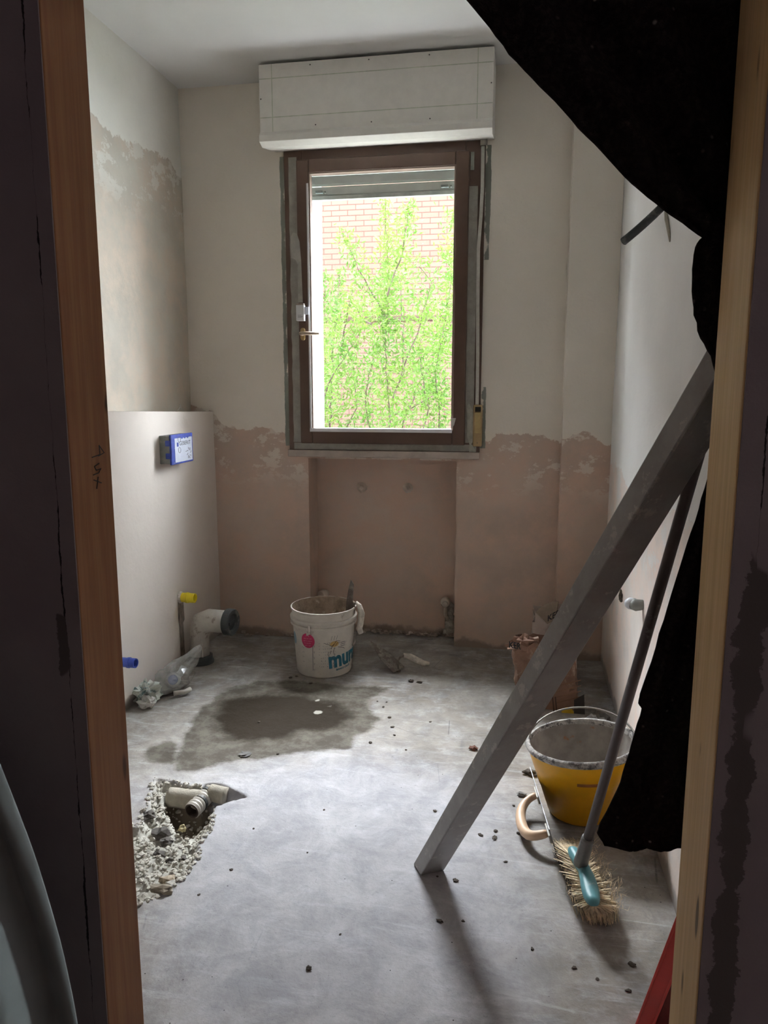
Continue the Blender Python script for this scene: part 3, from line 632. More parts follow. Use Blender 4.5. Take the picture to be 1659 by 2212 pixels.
# drain elbow
A=V((-1.405,3.06,0)); el=thing('drain_elbow',A,'white plastic drain elbow with black cap rising from floor at ledge wall','pipe')
zb=.205; path=[A+V((0,0,.02)),A+V((0,0,.12)),A+V((.004,0,zb-.05)),A+V((.02,-.003,zb-.014)),A+V((.055,-.008,zb)),A+V((.11,-.016,zb)),A+V((.155,-.022,zb+.002))]
mk('elbow',MB().tube(path,[.043,.043,.046,.051,.051,.051,.051],28),M_pvcw,el,smooth=True)
dcap=V((1,-.14,.01)).normalized()
ec=mk('end_cap',MB().lathe([(.052,-.012),(.060,-.010),(.060,.018),(.056,.022),(.040,.020),(.036,.008),(0,.008)],path[-1],32,dcap),M_rubber,el)
mk('grip_bar',MB().box((-.003,-.034,-.006),(.003,.034,.006),Matrix.Translation(path[-1]+dcap*.013)),M_rubber,ec)
mk('base_seal',MB().lathe([(.062,0),(.062,.008),(.056,.02),(.056,.034),(.044,.038)],A,30),M_rubber,el)
mk('seam_rib',MB().tube([A+V((.028,-.034,.03)),A+V((.028,-.034,.14)),A+V((.02,-.04,.17))],.003,6),M_pvcw,el)
# plastic bag with a fitting, wrapper
bc=fl(372,1500); bc.x=-1.33
bg_=thing('plastic_bag',(bc.x,2.72,0),'crumpled clear plastic bag lying on floor against the ledge wall','bag')
def crumple(c,rx,ry,rz,seed,n=20,mm=12,am=.3,top=None):
    b=MB(); vs=[]
    for j in range(mm+1):
        ph=math.pi*j/mm
        for i in range(n):
            th=2*math.pi*i/n; d=V((math.sin(ph)*math.cos(th),math.sin(ph)*math.sin(th),math.cos(ph)))
            k=1+am*fbm(d.x+seed,d.y,d.z,1.9,4); p=V((d.x*rx*k,d.y*ry*k,d.z*rz*k))
            if top: p=top(p,d)
            q=V(c)+p; q.z=max(q.z,.0015+.001*abs(d.x)); vs.append(q)
    b.add(vs,[(j*n+i,j*n+(i+1)%n,(j+1)*n+(i+1)%n,(j+1)*n+i) for j in range(mm) for i in range(n)]); return b
cB=V((-1.375,2.735,.055))
def spike(p,d):
    f=max(0,d.dot(V((.45,.55,.70)).normalized()))**5
    g=max(0,d.dot(V((-.5,-.85,-.3)).normalized()))**5
    return p+V((.055,.05,.075))*f+V((-.02,-.06,-.01))*g
mk('film',crumple(cB,.062,.075,.055,4,28,18,.35,spike),M_bag,bg_,fix=False,solid=.0006)
vf=thing('pipe_fitting',cB,'pale grey plastic fitting with blue round cap inside the clear bag','pipe fitting')
cF=V((-1.372,2.72,.052)); dF=V((.35,-.8,.35)).normalized()
mk('fitting_body',MB().lathe([(0,-.028),(.027,-.026),(.031,0),(.027,.016),(0,.018)],cF,20,dF),simple('pale fitting plastic',(.50,.54,.55),.4),vf,smooth=False)
mk('blue_cap',MB().lathe([(.020,.0),(.020,.012),(.017,.015),(0,.015)],cF+dF*.018,20,dF),simple('blue cap',(.15,.21,.45),.4),vf)
mk('spigot',MB().tube([(-1.345,2.665,.018),(-1.31,2.69,.016),(-1.295,2.715,.02)],.010,12),M_pvcw,vf,smooth=True)
mk('bent_branch',MB().tube([cF,cF+V((.02,.03,.02)),cF+V((.025,.05,.038))],.014,12),simple('pale fitting plastic',(.50,.54,.55),.4),vf,smooth=True)
wr=crumple((-1.435,2.60,.035),.045,.052,.040,9,22,14,.95)
tag(mk('crumpled_wrapper',wr,M_wrap,smooth=False),'crumpled pale green and white wrapper on the floor beside the clear bag','wrapper')
tag(mk('crumpled_wrapper',crumple((-1.405,2.555,.02),.030,.026,.022,17,16,10,1.0),M_tapew),'smaller torn white scrap touching the crumpled green wrapper near the left jamb','wrapper')
# frayed scrap of tape on the ledge
mb=MB(); q=px(390,887,XLE-.01)
mb.tube([q+V((0,-.03,.002)),q+V((0,-.008,.012)),q+V((0,0,.03)),q+V((0,.01,.008)),q+V((.004,.03,-.012))],.0012,5)
tag(mk('torn_tape_scrap',mb,M_tapew),'thin torn white tape scrap sticking up from the ledge above the blue box','scrap')
# ---------------------------------------------------------------- niche fittings
for x,y,l in [(782,1053,'left of two small plaster-covered pipe stubs high in the niche below the window'),(881,1054,'right of two small plaster-covered pipe stubs high in the niche below the window')]:
    c=py(x,y,3.625); o=mk('pipe_stub',MB().lathe([(.026,0),(.022,.006),(.015,.008),(.013,.03),(.009,.034),(0,.030)],c,18,(0.05,-1,0),fn=lambda p,t:p*(1+.15*nz(p.x*90,p.y*90,p.z*50))),simple('plastered stub',(.62,.53,.45),.9,bump=.002),smooth=True)
    tag(o,l,'pipe stub')
for x,y,l,s in [(700,1283,'dusty radiator valve low in the niche behind the white bucket',-1),(963,1299,'dusty round radiator valve low at the right side of the niche',0)]:
    c=py(x,y,3.60); vv=thing('radiator_valve',c,l,'valve'); mat=simple('dusty valve',(.62,.55,.47),.8,dirt=(.25,.20,.16),dirtamt=.6)
    mk('valve_cap',MB().lathe([(0,.035),(.020,.034),(.024,.028),(.024,.0),(.018,-.004),(.018,-.02)],c,22,(-.3 if s else 0,-1,0)),mat,vv,smooth=False)
    if s: mk('side_knob',MB().tube([c+V((-.01,-.03,-.006)),c+V((-.035,-.055,-.012))],.010,14),simple('pale knob',(.5,.42,.32),.6),vv,smooth=True)
    else:
        mk('union_nut',MB().lathe([(.0,.048),(.014,.046),(.015,.03)],c,16,(0,-1,-.1)),simple('pale nut',(.55,.5,.43),.6),vv)
        mk('pipe_tail',MB().tube([c+V((0,.0,-.02)),c+V((0,.005,-.07)),c+V((.01,.02,-.10))],.010,10),mat,vv,smooth=True)
pc=MB()
for k in range(26):
    f=k/25; pc.blob((-.317+.02*nz(k,0,0,.7),3.622,.17-.17*f),.016+.012*f,1,(1,.5,1),.4,k)
tag(mk('plaster_patch',pc,simple('pale rough mortar',(.52,.48,.41),.95,var=.2,scale=50),smooth=True),'pale rough mortar patch running from right valve down to the floor in niche','mortar')
de=MB(); r=random.Random(5)
for k in range(110):
    x=r.uniform(-.78,-.29) if k<95 else r.uniform(-1.45,-1.0); yy=3.615 if k<95 else 3.462; de.blob((x,yy-r.uniform(0,.014),.004+r.uniform(0,.014)),r.uniform(.004,.011),1,(1.5,.8,.7),.4,k)
o=tag(mk('mortar_debris',de,simple('pinkish mortar crumbs',(.36,.29,.25),.95,var=.3,scale=70)),'line of broken pinkish mortar crumbs along the foot of niche','debris'); o['kind']='stuff'
# ---------------------------------------------------------------- white bucket
BC=V((-.825,3.08,0)); BH=.296; rb,rt=.121,.141
bk=thing('white_bucket',BC,'dirty white plastic bucket with magenta sticker and teal lettering on the floor below window','bucket')
rr=lambda z: rb+(rt-rb)*z/BH
b=MB(); b.lathe([(0,.002),(rb-.012,.0),(rb-.003,.004),(rb,.012),(rr(.22),.22),(rr(.235)+.009,.224),(rr(.235)+.009,.232),(rr(.24),.234),(rr(.245),.243),(rr(.25)+.009,.247),(rr(.26)+.009,.256),(rr(.265),.259),(rr(.275),.285),(rt+.003,.288),(rt+.003,BH),(rt-.002,BH)],BC,64); body=mk('bucket_body',b,M_bucketw,bk,smooth=True)
body.modifiers.new('e','EDGE_SPLIT').split_angle=math.radians(35)
mk('bucket_inside',MB().lathe([(rt-.002,BH),(rt-.006,.27),(rb-.004,.03),(0,.03)],BC,64,fn=lambda p,t:p+V((0,0,.003*nz(t*4,p.z*20)))),M_bucketi,bk,smooth=True)
def cylp(u,z,off=.0006,a0=-1.57):
    # u: arc length from the angle a0 (facing the camera is about -1.32)
    r_=rr(z)+off; a=a0+u/r_; return BC+V((r_*math.cos(a),r_*math.sin(a),z))
AC=-1.31   # angle facing the camera
def wrapf(a0,z0,rot=0,sc=1):
    def f(x,y):
        X=x*math.cos(rot)-y*math.sin(rot); Y=x*math.sin(rot)+y*math.cos(rot); return cylp(X*sc,z0+Y*sc,.0012,a0)
    return f
def disc(a0,z0,rx,rz,off=.001,n=28):
    b=MB(); vs=[cylp(0,z0,off,a0)]
    for ring in (.5,1):
        for i in range(n): vs.append(cylp(rx*ring*math.cos(6.2832*i/n),z0+rz*ring*math.sin(6.2832*i/n),off,a0))
    fs=[(0,1+i,1+(i+1)%n) for i in range(n)]+[(1+i,1+n+i,1+n+(i+1)%n,1+(i+1)%n) for i in range(n)]
    b.add(vs,fs); return b
st_=mk('round_sticker',disc(AC-.55,.172,.033,.033),M_mag,body,smooth=True)
b=MB()
for i,(tx) in enumerate(['C  nt','mat um con','per la casa e','la  parete','per l est']): textmb(tx,.0085,wrapf(AC-.55,.190-i*.0105,.06),b=b,align='CENTER')
b.v=[p+(V((p.x-BC.x,p.y-BC.y,0)).normalized()*.0004) for p in b.v]
mk('sticker_text',b,simple('pale pink ink',(.75,.42,.5),.6),st_,fix=False)
_w=wrapf(AC+.15,.050,.07); b=textmb('mural',.104,lambda x,y:_w(x*.80,y),.004); mk('lettering',b,M_teal,body,fix=False)
b=textmb('BIANCO CALCE',.011,wrapf(AC+.42,.034,.07),.0006); mk('small_lettering',b,M_teal,body,fix=False)
# faint instruction icons and text rows
b=MB(); r=random.Random(12)
for row in range(9):
    for cidx in range(9):
        u=-.02+cidx*.0085; z0=.165-row*.0135
        if r.random()<.75: 
            q=[cylp(u+r.uniform(-.002,.002),z0+r.uniform(-.003,.003),.001,AC) for _ in range(3)]; b.tube(q,.0008,4,False)
for row in range(5): b.tube([cylp(-.047,.150-row*.027,.001,AC),cylp(-.041,.154-row*.027,.001,AC),cylp(-.043,.145-row*.027,.001,AC)],.0007,4,False)
b.tube([cylp(-.05,.155-.0065*i,.001,AC) for i in range(19)],.0009,4,False)
mk('printed_marks',b,M_faint,body); b=MB()
for row in range(3): b.tube([cylp(.075+.004*i,.160-row*.008,.001,AC) for i in range(7)],.0012,4,False)
mk('printed_bars',b,M_faint,body); b=MB()
for row in range(5):
    b.tube([cylp(-.105+.004*i+r.uniform(-.001,.001),.16-row*.022+r.uniform(-.002,.002),.001,AC) for i in range(4)],.0006,4,False)
mk('printed_column',b,M_faint,body); b=MB()
for i in range(3): b.tube([cylp(.03+.012*i,.176,.001,AC),cylp(.036+.012*i,.195,.001,AC)],.0007,4,False)
mk('printed_marks',b,M_faint,body)
mk('blue_panel',disc(AC-1.25,.165,.02,.028),M_ltblue,body,smooth=True)
# bee-like drawing replaced by plain ochre print and dark strokes
mk('ochre_print',disc(AC+.34,.158,.020,.013),M_orangep,body,smooth=True)
b=MB()
for q in [[(.0,.165),(.02,.158),(.034,.148),(.045,.156)],[(.034,.150),(.046,.160),(.055,.172),(.072,.168)],[(.05,.15),(.058,.162),(.072,.160)],[(.036,.146),(.028,.138)],[(.045,.142),(.04,.122),(.046,.104)],[(.062,.142),(.09,.134),(.096,.128)],[(.02,.126),(.016,.115),(.022,.1)],[(.03,.13),(.026,.115)]]:
    b.tube([cylp(u,z,.0014,AC) for u,z in q],.0009,5,False)
mk('dark_strokes',b,M_ink,body)
b=MB(); b.tube([cylp(-.03,.244,.010,AC-.25),cylp(-.028,.23,.010,AC-.25),cylp(-.03,.205,.006,AC-.25)],.005,8); b.box((-.004,-.006,-.016),(.004,.006,.016),Matrix.Translation(cylp(.0,.215,.004,AC-.52))); mk('handle_lug',b,M_bucketw,bk)
b=MB(); b.tube([cylp(0,.235,.008,AC+1.15),cylp(0,.20,.010,AC+1.22),cylp(0,.165,.012,AC+1.30),cylp(.0,.135,.016,AC+1.22)],.0016,6); b.tube([cylp(-.012,.128,.010,AC+1.2),cylp(.014,.138,.012,AC+1.2)],.005,8); mk('wire_handle',b,M_wire,bk)
# trowel hooked on the bucket rim
RX=BC+V((rt*math.cos(-.12),rt*math.sin(-.12),BH))
tw_=thing('trowel',RX,'mortar-crusted trowel hooked over the right rim of the white bucket','trowel')
p1=py(752,1262,3.07); p2=py(745,1330,3.07)
b=MB(); b.prism([py(758,1252,3.07),py(764,1262,3.07),py(762,1300,3.07),py(768,1312,3.07),py(762,1340,3.07),py(744,1350,3.07),py(748,1300,3.07),py(752,1275,3.07)],(0,.004,0)); mk('blade',b,M_steel,tw_,bevel=.001)
b=MB(); b.tube([py(763,1310,3.075),py(768,1302,3.075),py(773,1304,3.06)],.005,8); mk('neck',b,M_steel,tw_,smooth=True)
b=MB(); b.tube([py(769,1300,3.06),py(776,1308,3.06),py(781,1325,3.06),py(779,1345,3.06),py(776,1358,3.06),py(780,1368,3.06)],[.006,.011,.0145,.0135,.014,.012],12); mk('grip',b,M_crust,tw_,smooth=True)
# trowel lying on the floor
tf=thing('trowel',fl(862,1445),'dirty trowel standing on its blade edge on the floor right of white bucket','trowel')
tip=py(800,1386,3.17); hl=fl(862,1452); hl.z=.006
dd=(hl-tip); wv=V((.02,-.10,.05)).normalized()*.045
b=MB(); b.prism([tip,tip.lerp(hl,.45)+V((-.006,-.03,-.016)),hl+V((-.02,-.03,0)),hl+V((.02,.02,.010)),tip.lerp(hl,.55)+V((.012,.02,.014))],(.0015,.001,.003)); mk('blade',b,M_steel,tf,bevel=.0008)
b=MB(); b.tube([hl+V((0,0,.006)),py(858,1432,3.10),py(864,1420,3.11),py(876,1415,3.12)],[.005,.0045,.0045,.006],8); mk('neck',b,M_steel,tf,smooth=True)
b=MB(); b.tube([py(872,1415,3.12),py(885,1418,3.13),py(900,1426,3.14),py(915,1433,3.15),py(927,1434,3.16)],[.009,.014,.015,.013,.009],12); mk('grip',b,M_crust,tf,smooth=True)
# ---------------------------------------------------------------- straightedge (beam)
E0=fl(908,1892); T=py(1438,1000,1.165); d=(T-E0).normalized(); Lb=1.57
T2=E0+d*Lb
view=(E0.lerp(T,.6)-CO).normalized()
side=d.cross(view).normalized()      # across the picture, along the visible width
if side.x<0: side=-side
dep=side.cross(d).normalized(); 
if dep.dot(view)<0: dep=-dep
# two visible faces: A to the left, B to the right of the ridge
nA=(side*-.031+dep*.030); nB=(side*.044+dep*.046)
b=MB(); P=[E0,E0+nB,E0+nA+nB,E0+nA]; 
# foot rests on the floor: cut the lower end with the floor plane
P=[p-d*((p.z-.001)/d.z) for p in P]
P2=[p+d*Lb for p in P]
b.add(P+P2,[(0,1,2,3),(4,5,6,7),(0,1,5,4),(1,2,6,5),(2,3,7,6),(3,0,4,7)])
se=mk('aluminium_straightedge',b,M_alu,loc=E0,bevel=.003)
tag(se,'long dusty aluminium box-section straightedge leaning diagonally from floor to the right jamb','straightedge')
# ---------------------------------------------------------------- curtain at the doorway
EDGE=[(760,-320,1.085),(860,-190,1.085),(930,-95,1.085),(1010,0,1.085),(1058,58,1.085),(1100,115,1.085),(1150,168,1.085),(1200,218,1.085),(1250,275,1.085),(1300,325,1.085),(1350,380,1.085),(1400,425,1.085),(1450,462,1.085),(1490,490,1.085),(1519,512,1.085),
 (1503,535,1.09),(1498,580,1.09),(1497,630,1.09),(1502,680,1.09),(1515,730,1.09),(1538,768,1.09),(1552,830,1.11),(1556,900,1.14),(1550,970,1.17),(1530,1035,1.20),(1512,1100,1.22),(1485,1180,1.24),(1460,1260,1.25),(1435,1340,1.26),(1408,1430,1.27),(1383,1500,1.28),(1379,1520,1.28),(1387,1532,1.28),(1372,1580,1.29),(1358,1630,1.30),(1340,1690,1.30),(1318,1740,1.30),(1296,1780,1.30),(1290,1800,1.30),(1305,1826,1.30),(1330,1832,1.30)]
NC=44; vs=[]; rows=0
R2=[]
for a,c in zip(EDGE,EDGE[1:]):
    for k in range(3): R2.append(tuple(a[i]+(c[i]-a[i])*k/3 for i in range(3)))
R2.append(EDGE[-1])
for ri,(x,y,Y) in enumerate(R2):
    e0=py(x,y,Y)
    zr=e0.z
    for j in range(NC+1):
        t=j/NC; X=e0.x+(.372-e0.x)*t
        env=min(1,t*5)*min(1,(1-t)*6+.2)
        amp=.018 if y<500 else .016
        hem=1. if y<1000 else max(.25,1-(y-1000)/900.)
        f=hem*amp*env*math.sin(t*19+zr*1.6+1.0*math.sin(zr*3))+.006*env*nz(X*9,zr*4,2)
        Z=zr+.0015*nz(ri*1.3,j*.9,5)
        Yv=Y+.012*(1-math.cos(t*3.1))+f*(1 if y<1000 else 1.3)
        Yv=max(Yv,1.062 if X>.2 else 1.05)
        vs.append(V((X+.0016*nz(ri*.9,0,3)*(1-t),Yv,Z)))
    rows+=1
b=MB(); b.add(vs,[(i*(NC+1)+j,i*(NC+1)+j+1,(i+1)*(NC+1)+j+1,(i+1)*(NC+1)+j) for i in range(rows-1) for j in range(NC)])
cu=mk('felt_curtain',b,M_felt,smooth=True,solid=.005,fix=False); tag(cu,'black felt curtain hung across the doorway and pulled aside to the right','curtain')
# ---------------------------------------------------------------- dust sheet in the hall at lower left
ED=[(-60,1480),(-30,1570),(0,1645),(30,1722),(60,1800),(85,1870),(110,1955),(132,2030),(150,2110),(166,2190),(180,2280),(200,2400)]
vs=[]; n=30
for i,(x,y) in enumerate(ED):
    e0=py(x,y,.80)
    for j in range(n+1):
        t=j/n; vs.append(V((e0.x-(.34)*t, e0.y-.03*math.sin(t*math.pi*.5)*3*t-.022*math.sin(t*24*(1-.3*t)+.2*i)*min(1,t*6), e0.z)))
b=MB(); b.add(vs,[(i*(n+1)+j,i*(n+1)+j+1,(i+1)*(n+1)+j+1,(i+1)*(n+1)+j) for i in range(len(ED)-1) for j in range(n)])
tag(mk('dust_sheet',b,M_cloth,smooth=True,solid=.003,sub=1),'grey-green dust sheet draped in folds at the lower left of doorway','dust sheet')
# ---------------------------------------------------------------- yellow bucket
YC=V((.207,2.108,0)); YH=.225
yb=thing('yellow_bucket',YC,'yellow plastic mortar bucket with cement-crusted rim behind the broom','bucket')
def tilt(p,t): return p+V((0,0,(p.z/YH)**2*(.017*math.cos(t)-.006*math.sin(t)))) if p.z>.02 else p
b=MB(); b.lathe([(0,.002),(.082,.0),(.088,.004),(.092,.012),(.117,.09),(.119,.092),(.152,.20),(.153,.212)],YC,64,fn=tilt); yb1=mk('bucket_body',b,M_yb,yb,smooth=True)
b=MB(); b.lathe([(.152,.206),(.158,.208),(.161,.214),(.160,.222),(.155,.227),(.149,.225),(.148,.21)],YC,72,fn=lambda p,t:tilt(p,t)*(1+.006*nz(t*14,p.z*90,0))); mk('rim',b,M_ybr,yb,smooth=True)
b=MB(); b.lathe([(.150,.222),(.146,.19),(.124,.12),(.115,.10),(.07,.092),(0,.098)],YC,64,fn=lambda p,t:tilt(p,t)+V((0,0,.004*nz(p.x*30,p.y*30)))); mk('bucket_inside',b,M_ybi,yb,smooth=True)
b=MB(); r=random.Random(8)
for k in range(60):
    a=r.uniform(0,6.28); q=r.uniform(0,.10); b.blob(YC+V((q*math.cos(a),q*math.sin(a),.102)),r.uniform(.006,.018),1,(1,1,.6),.4,k)
o=mk('mortar_remains',b,simple('brown mortar remains',(.19,.14,.10),.9,var=.4,scale=60,dirt=(.4,.16,.04),dirtamt=.62),yb); o['kind']='stuff'
b=MB(); b.tube([YC+V((.155*math.cos(a),-.0+.135*math.sin(a),.215+.017*math.cos(a)+.050*math.sin(a))) for a in [math.pi*i/24 for i in range(25)]],.0028,8); mk('wire_handle',b,M_wire,yb,smooth=True)
b=MB()
def ycyl(a,z,o=.0008):
    r_=interp(z,[(0,.088),(.012,.092),(.09,.119),(.2,.152)])+o; return YC+tilt(V((r_*math.cos(a),r_*math.sin(a),z)),a)
b=MB(); n=12; b.add([ycyl(-1.72+.55*i/n,z) for i in range(n+1) for z in (.148,.158)],[(2*i,2*i+1,2*i+3,2*i+2) for i in range(n)]); mk('smudge_bar',b,simple('reddish smear',(.36,.15,.05),.6),yb1,smooth=True)
# ---------------------------------------------------------------- float trowel
ft0=V((.094,2.155,.003)); ft1=V((.139,1.832,.003)); upv=V((-.30,-.05,1)).normalized()*.105
fo=thing('plastering_float',ft0.lerp(ft1,.5),'steel plastering float with peach plastic handle standing on edge beside the yellow bucket','plastering float')
nn=(ft1-ft0).cross(upv).normalized()
if nn.x>0: nn=-nn
b=MB(); b.prism([ft0,ft1,ft1+upv,ft0+upv],nn*.0022); mk('blade',b,M_blade,fo)
mid=upv*.5
h0=ft0.lerp(ft1,.22)+mid; h1=ft0.lerp(ft1,.80)+mid
def off(p,u,v=0): return p+nn*u+upv.normalized()*v
b=MB(); b.tube([off(h0,.004),off(h0,.022),off(h0.lerp(h1,.08),.046,-.004),off(h0.lerp(h1,.22),.064,-.008),off(h0.lerp(h1,.5),.072,-.010),off(h0.lerp(h1,.80),.068,-.008),off(h0.lerp(h1,.95),.052,-.004),off(h1,.026),off(h1,.004)],[.011,.010,.012,.0145,.0155,.0155,.014,.012,.012],16); mk('grip',b,M_peach,fo,smooth=True,sub=1)
b=MB(); 
for h in (h0,h1):
    b=MB(); b.prism([off(h+(ft1-ft0).normalized()*s,.0024,v) for s,v in ((-.03,-.012),(.03,-.012),(.03,.012),(-.03,.012))],nn*.006); mk('bracket',b,M_pvcw,fo,bevel=.002)

# ---------------------------------------------------------------- broom
zt=.082
bA=fl(1236,1832,zt); bB=fl(1290,1955,zt); ax=(bB-bA); Lh=ax.length; ax.normalize(); bw=V((ax.y,-ax.x,0)).normalized()
if bw.x<0: bw=-bw
br=thing('push_broom',bA.lerp(bB,.5)*1,'broom with turquoise head and straw bristles standing on the floor at right','broom')
br.location.z=0
b=MB(); n=24; vs=[]
for i in range(n+1):
    t=i/n; w=.027*(math.sin(math.pi*min(1,max(.03,t)))**.35 if 0<t<1 else .35)*(.62+.48*abs(t-.42)*2); cx=.006*math.sin((t-.1)*5.)
    c=bA+ax*(Lh*t)+bw*cx; h=.018
    for (u,v) in ((-1,.0),(-.7,1),(.7,1),(1,.0),(.8,-.8),(-.8,-.8)): vs.append(c+bw*(w*u)+V((0,0,h*v*(.75 if 0<t<1 else .3))))
b.add(vs,[(i*6+k,i*6+(k+1)%6,(i+1)*6+(k+1)%6,(i+1)*6+k) for i in range(n) for k in range(6)]+[tuple(range(6)),tuple(n*6+k for k in range(6))])
mk('broom_head',b,M_tealp,br,smooth=True,sub=1)
b=MB(); r=random.Random(4)
gA=fl(1212,1822,0); gB=fl(1290,2003,0)
for k in range(5200):
    t=r.random(); u=r.gauss(0,.5); 
    top=bA+ax*(Lh*(.03+.94*t))+bw*(max(-1,min(1,u))*.013); top.z=zt-.008
    g=gA.lerp(gB,t)+bw*(.012+max(-1.5,min(1.7,u))*.034)+V((r.gauss(0,.004),r.gauss(0,.005),0)); g.z=r.uniform(.002,.02)
    midp=top.lerp(g,.5)+bw*(.012*u)+V((r.gauss(0,.004),r.gauss(0,.004),.008)); wq=V((r.gauss(0,1),r.gauss(0,1),.2)).normalized()*.0012
    b.add([top-wq,top+wq,midp-wq,midp+wq,g-wq*.5,g+wq*.5],[(0,1,3,2),(2,3,5,4)])
for k in range(160):
    t=r.uniform(.25,.95); st0=gA.lerp(gB,t)+bw*.04; st0.z=.03
    q=[st0]
    for s in range(4): q.append(q[-1]+V((r.gauss(.006,.006),r.gauss(.002,.007),r.gauss(.004,.006))))
    for a,c in zip(q,q[1:]): b.add([a,a+V((.0009,0,.0003)),c+V((.0009,0,.0003)),c],[(0,1,2,3)])
mk('bristles',b,M_brist,br,fix=False)
s0=bA+ax*(Lh*.36)+V((0,0,.01)); s1=py(1476,1095,1.45)
sd_=(s1-s0).normalized(); s2=s0+sd_*((1.36-s0.z)/sd_.z)
mk('socket',MB().tube([s0,s0+sd_*.03,s0+sd_*.085,s0+sd_*.09],[.0175,.0165,.015,.014],18),M_sock,br,smooth=True)
mk('broom_handle',MB().tube([s0+sd_*.05,s2],.0112,18),M_stick,br,smooth=True)
# ---------------------------------------------------------------- red level, bottom right
r0=fl(1384,2238,0); r1=py(1462,2040,1.22); rd=(r1-r0).normalized(); r0=r0-rd*(r0.z/rd.z)
vw=(r0-CO).normalized(); sdv=rd.cross(vw).normalized(); sdv=sdv if sdv.x>0 else -sdv; dpv=sdv.cross(rd).normalized(); dpv=dpv if dpv.dot(vw)>0 else -dpv
rl=thing('red_level',r0,'red aluminium spirit level leaning at the bottom right behind the jamb','spirit level')
def bar(u0,u1,v0,v1,z0=0,z1=.8):
    b=MB(); P=[r0+sdv*u+dpv*v for u,v in ((u0,v0),(u1,v0),(u1,v1),(u0,v1))]; P=[p-rd*((p.z-.001-z0)/rd.z) for p in P]; L=(z1-z0)/rd.z
    b.add(P+[p+rd*L for p in P],[(0,1,2,3),(4,5,6,7),(0,1,5,4),(1,2,6,5),(2,3,7,6),(3,0,4,7)]); return b
mk('level_body',bar(-.013,.013,.004,.05),M_red,rl,bevel=.001)
mk('edge_rail',bar(-.016,-.0115,0,.05),M_red,rl,bevel=.0008); mk('edge_rail',bar(.0105,.015,0,.05),M_red,rl,bevel=.0008)
mk('web',bar(.015,.046,.006,.012),M_redd,rl)
# ---------------------------------------------------------------- paper sacks
def sack(name,cx,cy,w,dp,h,seed,mat,label,lean=(0,0),cut=None,matin=None):
    t=thing(name,(cx,cy,0),label,'sack'); n=40; m_=16; vs=[]
    for j in range(m_+1):
        f=j/m_
        for i in range(n):
            a=2*math.pi*i/n; ca,sa_=math.cos(a),math.sin(a); sq=1/max(abs(ca),abs(sa_))**.75
            wob=1+.16*f*fbm(ca*1.5+seed,sa_*1.5,f*2.2,1.6,3)
            hh=h*(1+(.0 if cut is None else cut(ca,sa_)))*f+(.02*nz(i*.8,seed)+.012*nz(i*2.1,seed+4))*(f**3)
            p=V((cx+w/2*ca*sq*wob*(1-.05*f)+lean[0]*f,cy+dp/2*sa_*sq*wob*(1-.25*f)+lean[1]*f,max(.002,hh)))
            p.x+=.006*nz(f*9,i*.9,seed); p.y+=.008*nz(f*8,i*1.1,seed+2); vs.append(p)
    b=MB(); b.add(vs,[(j*n+i,j*n+(i+1)%n,(j+1)*n+(i+1)%n,(j+1)*n+i) for j in range(m_) for i in range(n)]+[tuple(range(n))]); bo=mk('paper_body',b,[mat,matin or mat],t,solid=.0015,fix=True); return t,bo
t,bo=sack('paper_sack',.142,2.90,.245,.17,.262,3,M_paper,'open brown paper sack standing behind the yellow bucket with crumpled top',lean=(-.022,0),cut=lambda c,s:-.03-.10*max(0,c))
def onfront(x,y,Y=2.80): return py(x,y,Y)
fy=2.80
mk('yellow_disc',MB().prism([py(1226+14*math.cos(a),1543+15*math.sin(a),fy) for a in [i*.3927 for i in range(16)]],(0,.001,0)),M_yp,bo)
mk('dark_panel',MB().prism([py(x,y,fy+.001) for x,y in [(1240,1512),(1262,1500),(1264,1560),(1240,1560)]],(0,.001,0)),simple('dark print',(.035,.03,.03),.7),bo)
for k in range(4): mk('printed_stripe',MB().prism([py(x,y,fy+.0012) for x,y in [(1200,1482+k*12),(1255,1468+k*12),(1255,1470+k*12),(1200,1484+k*12)]],(0,.001,0)),simple('stripe',(.17,.09,.05),.7),bo)
for x in (1192,1198): mk('printed_stripe',MB().prism([py(x,1505,fy),py(x+3,1505,fy),py(x+8,1555,fy),py(x+5,1555,fy)],(0,.001,0)),simple('stripe dark',(.06,.03,.02),.7),bo)
o0=py(1099,1398,2.785); b=textmb('KER',.034,lambda x,y:V((o0.x+x*.75,2.785,o0.z+y-.1*x)),.0012); mk('lettering',b,M_ink,bo,fix=False)
mk('crumpled_fold',crumple((.045,2.86,.245),.055,.03,.030,6,18,10,.9),M_paper,bo)
t,bo=sack('paper_sack',.175,3.13,.19,.18,.30,8,M_paperw,'taller pale paper sack with folded rim standing behind the brown sack',lean=(.0,.0),cut=lambda c,s:.05*c+.06*s,matin=M_paper)
fp=[py(x,y,3.03) for x,y in [(1157,1322),(1172,1308),(1195,1299),(1206,1300),(1200,1340),(1182,1348)]]
mk('folded_flap',MB().prism(fp,(.002,.004,0)),simple('grey-brown flap',(.24,.195,.15),.8),bo)
o1=fp[5]; b=textmb('KER',.035,lambda x,y:V((o1.x+.0+x*.8+.0,3.026,o1.z+.012+y+.5*x)),.001); mk('lettering',b,M_ink,bo,fix=False)
mk('pale_gusset',MB().prism([py(x,y,3.02) for x,y in [(1156,1323),(1181,1350),(1160,1375),(1156,1350)]],(.002,.003,0)),M_paperw,bo)
# dark rubble lump heap by the right wall
b=MB(); r=random.Random(9)
for k in range(26): b.blob((.335+r.uniform(-.05,.04),2.55+r.uniform(-.10,.20),.012+r.uniform(0,.025)),r.uniform(.012,.03),1,(1,1,.8),.4,k)
o=tag(mk('debris_heap',b,M_stoned),'small heap of dark debris on the floor at right wall behind yellow bucket','debris'); o['kind']='stuff'
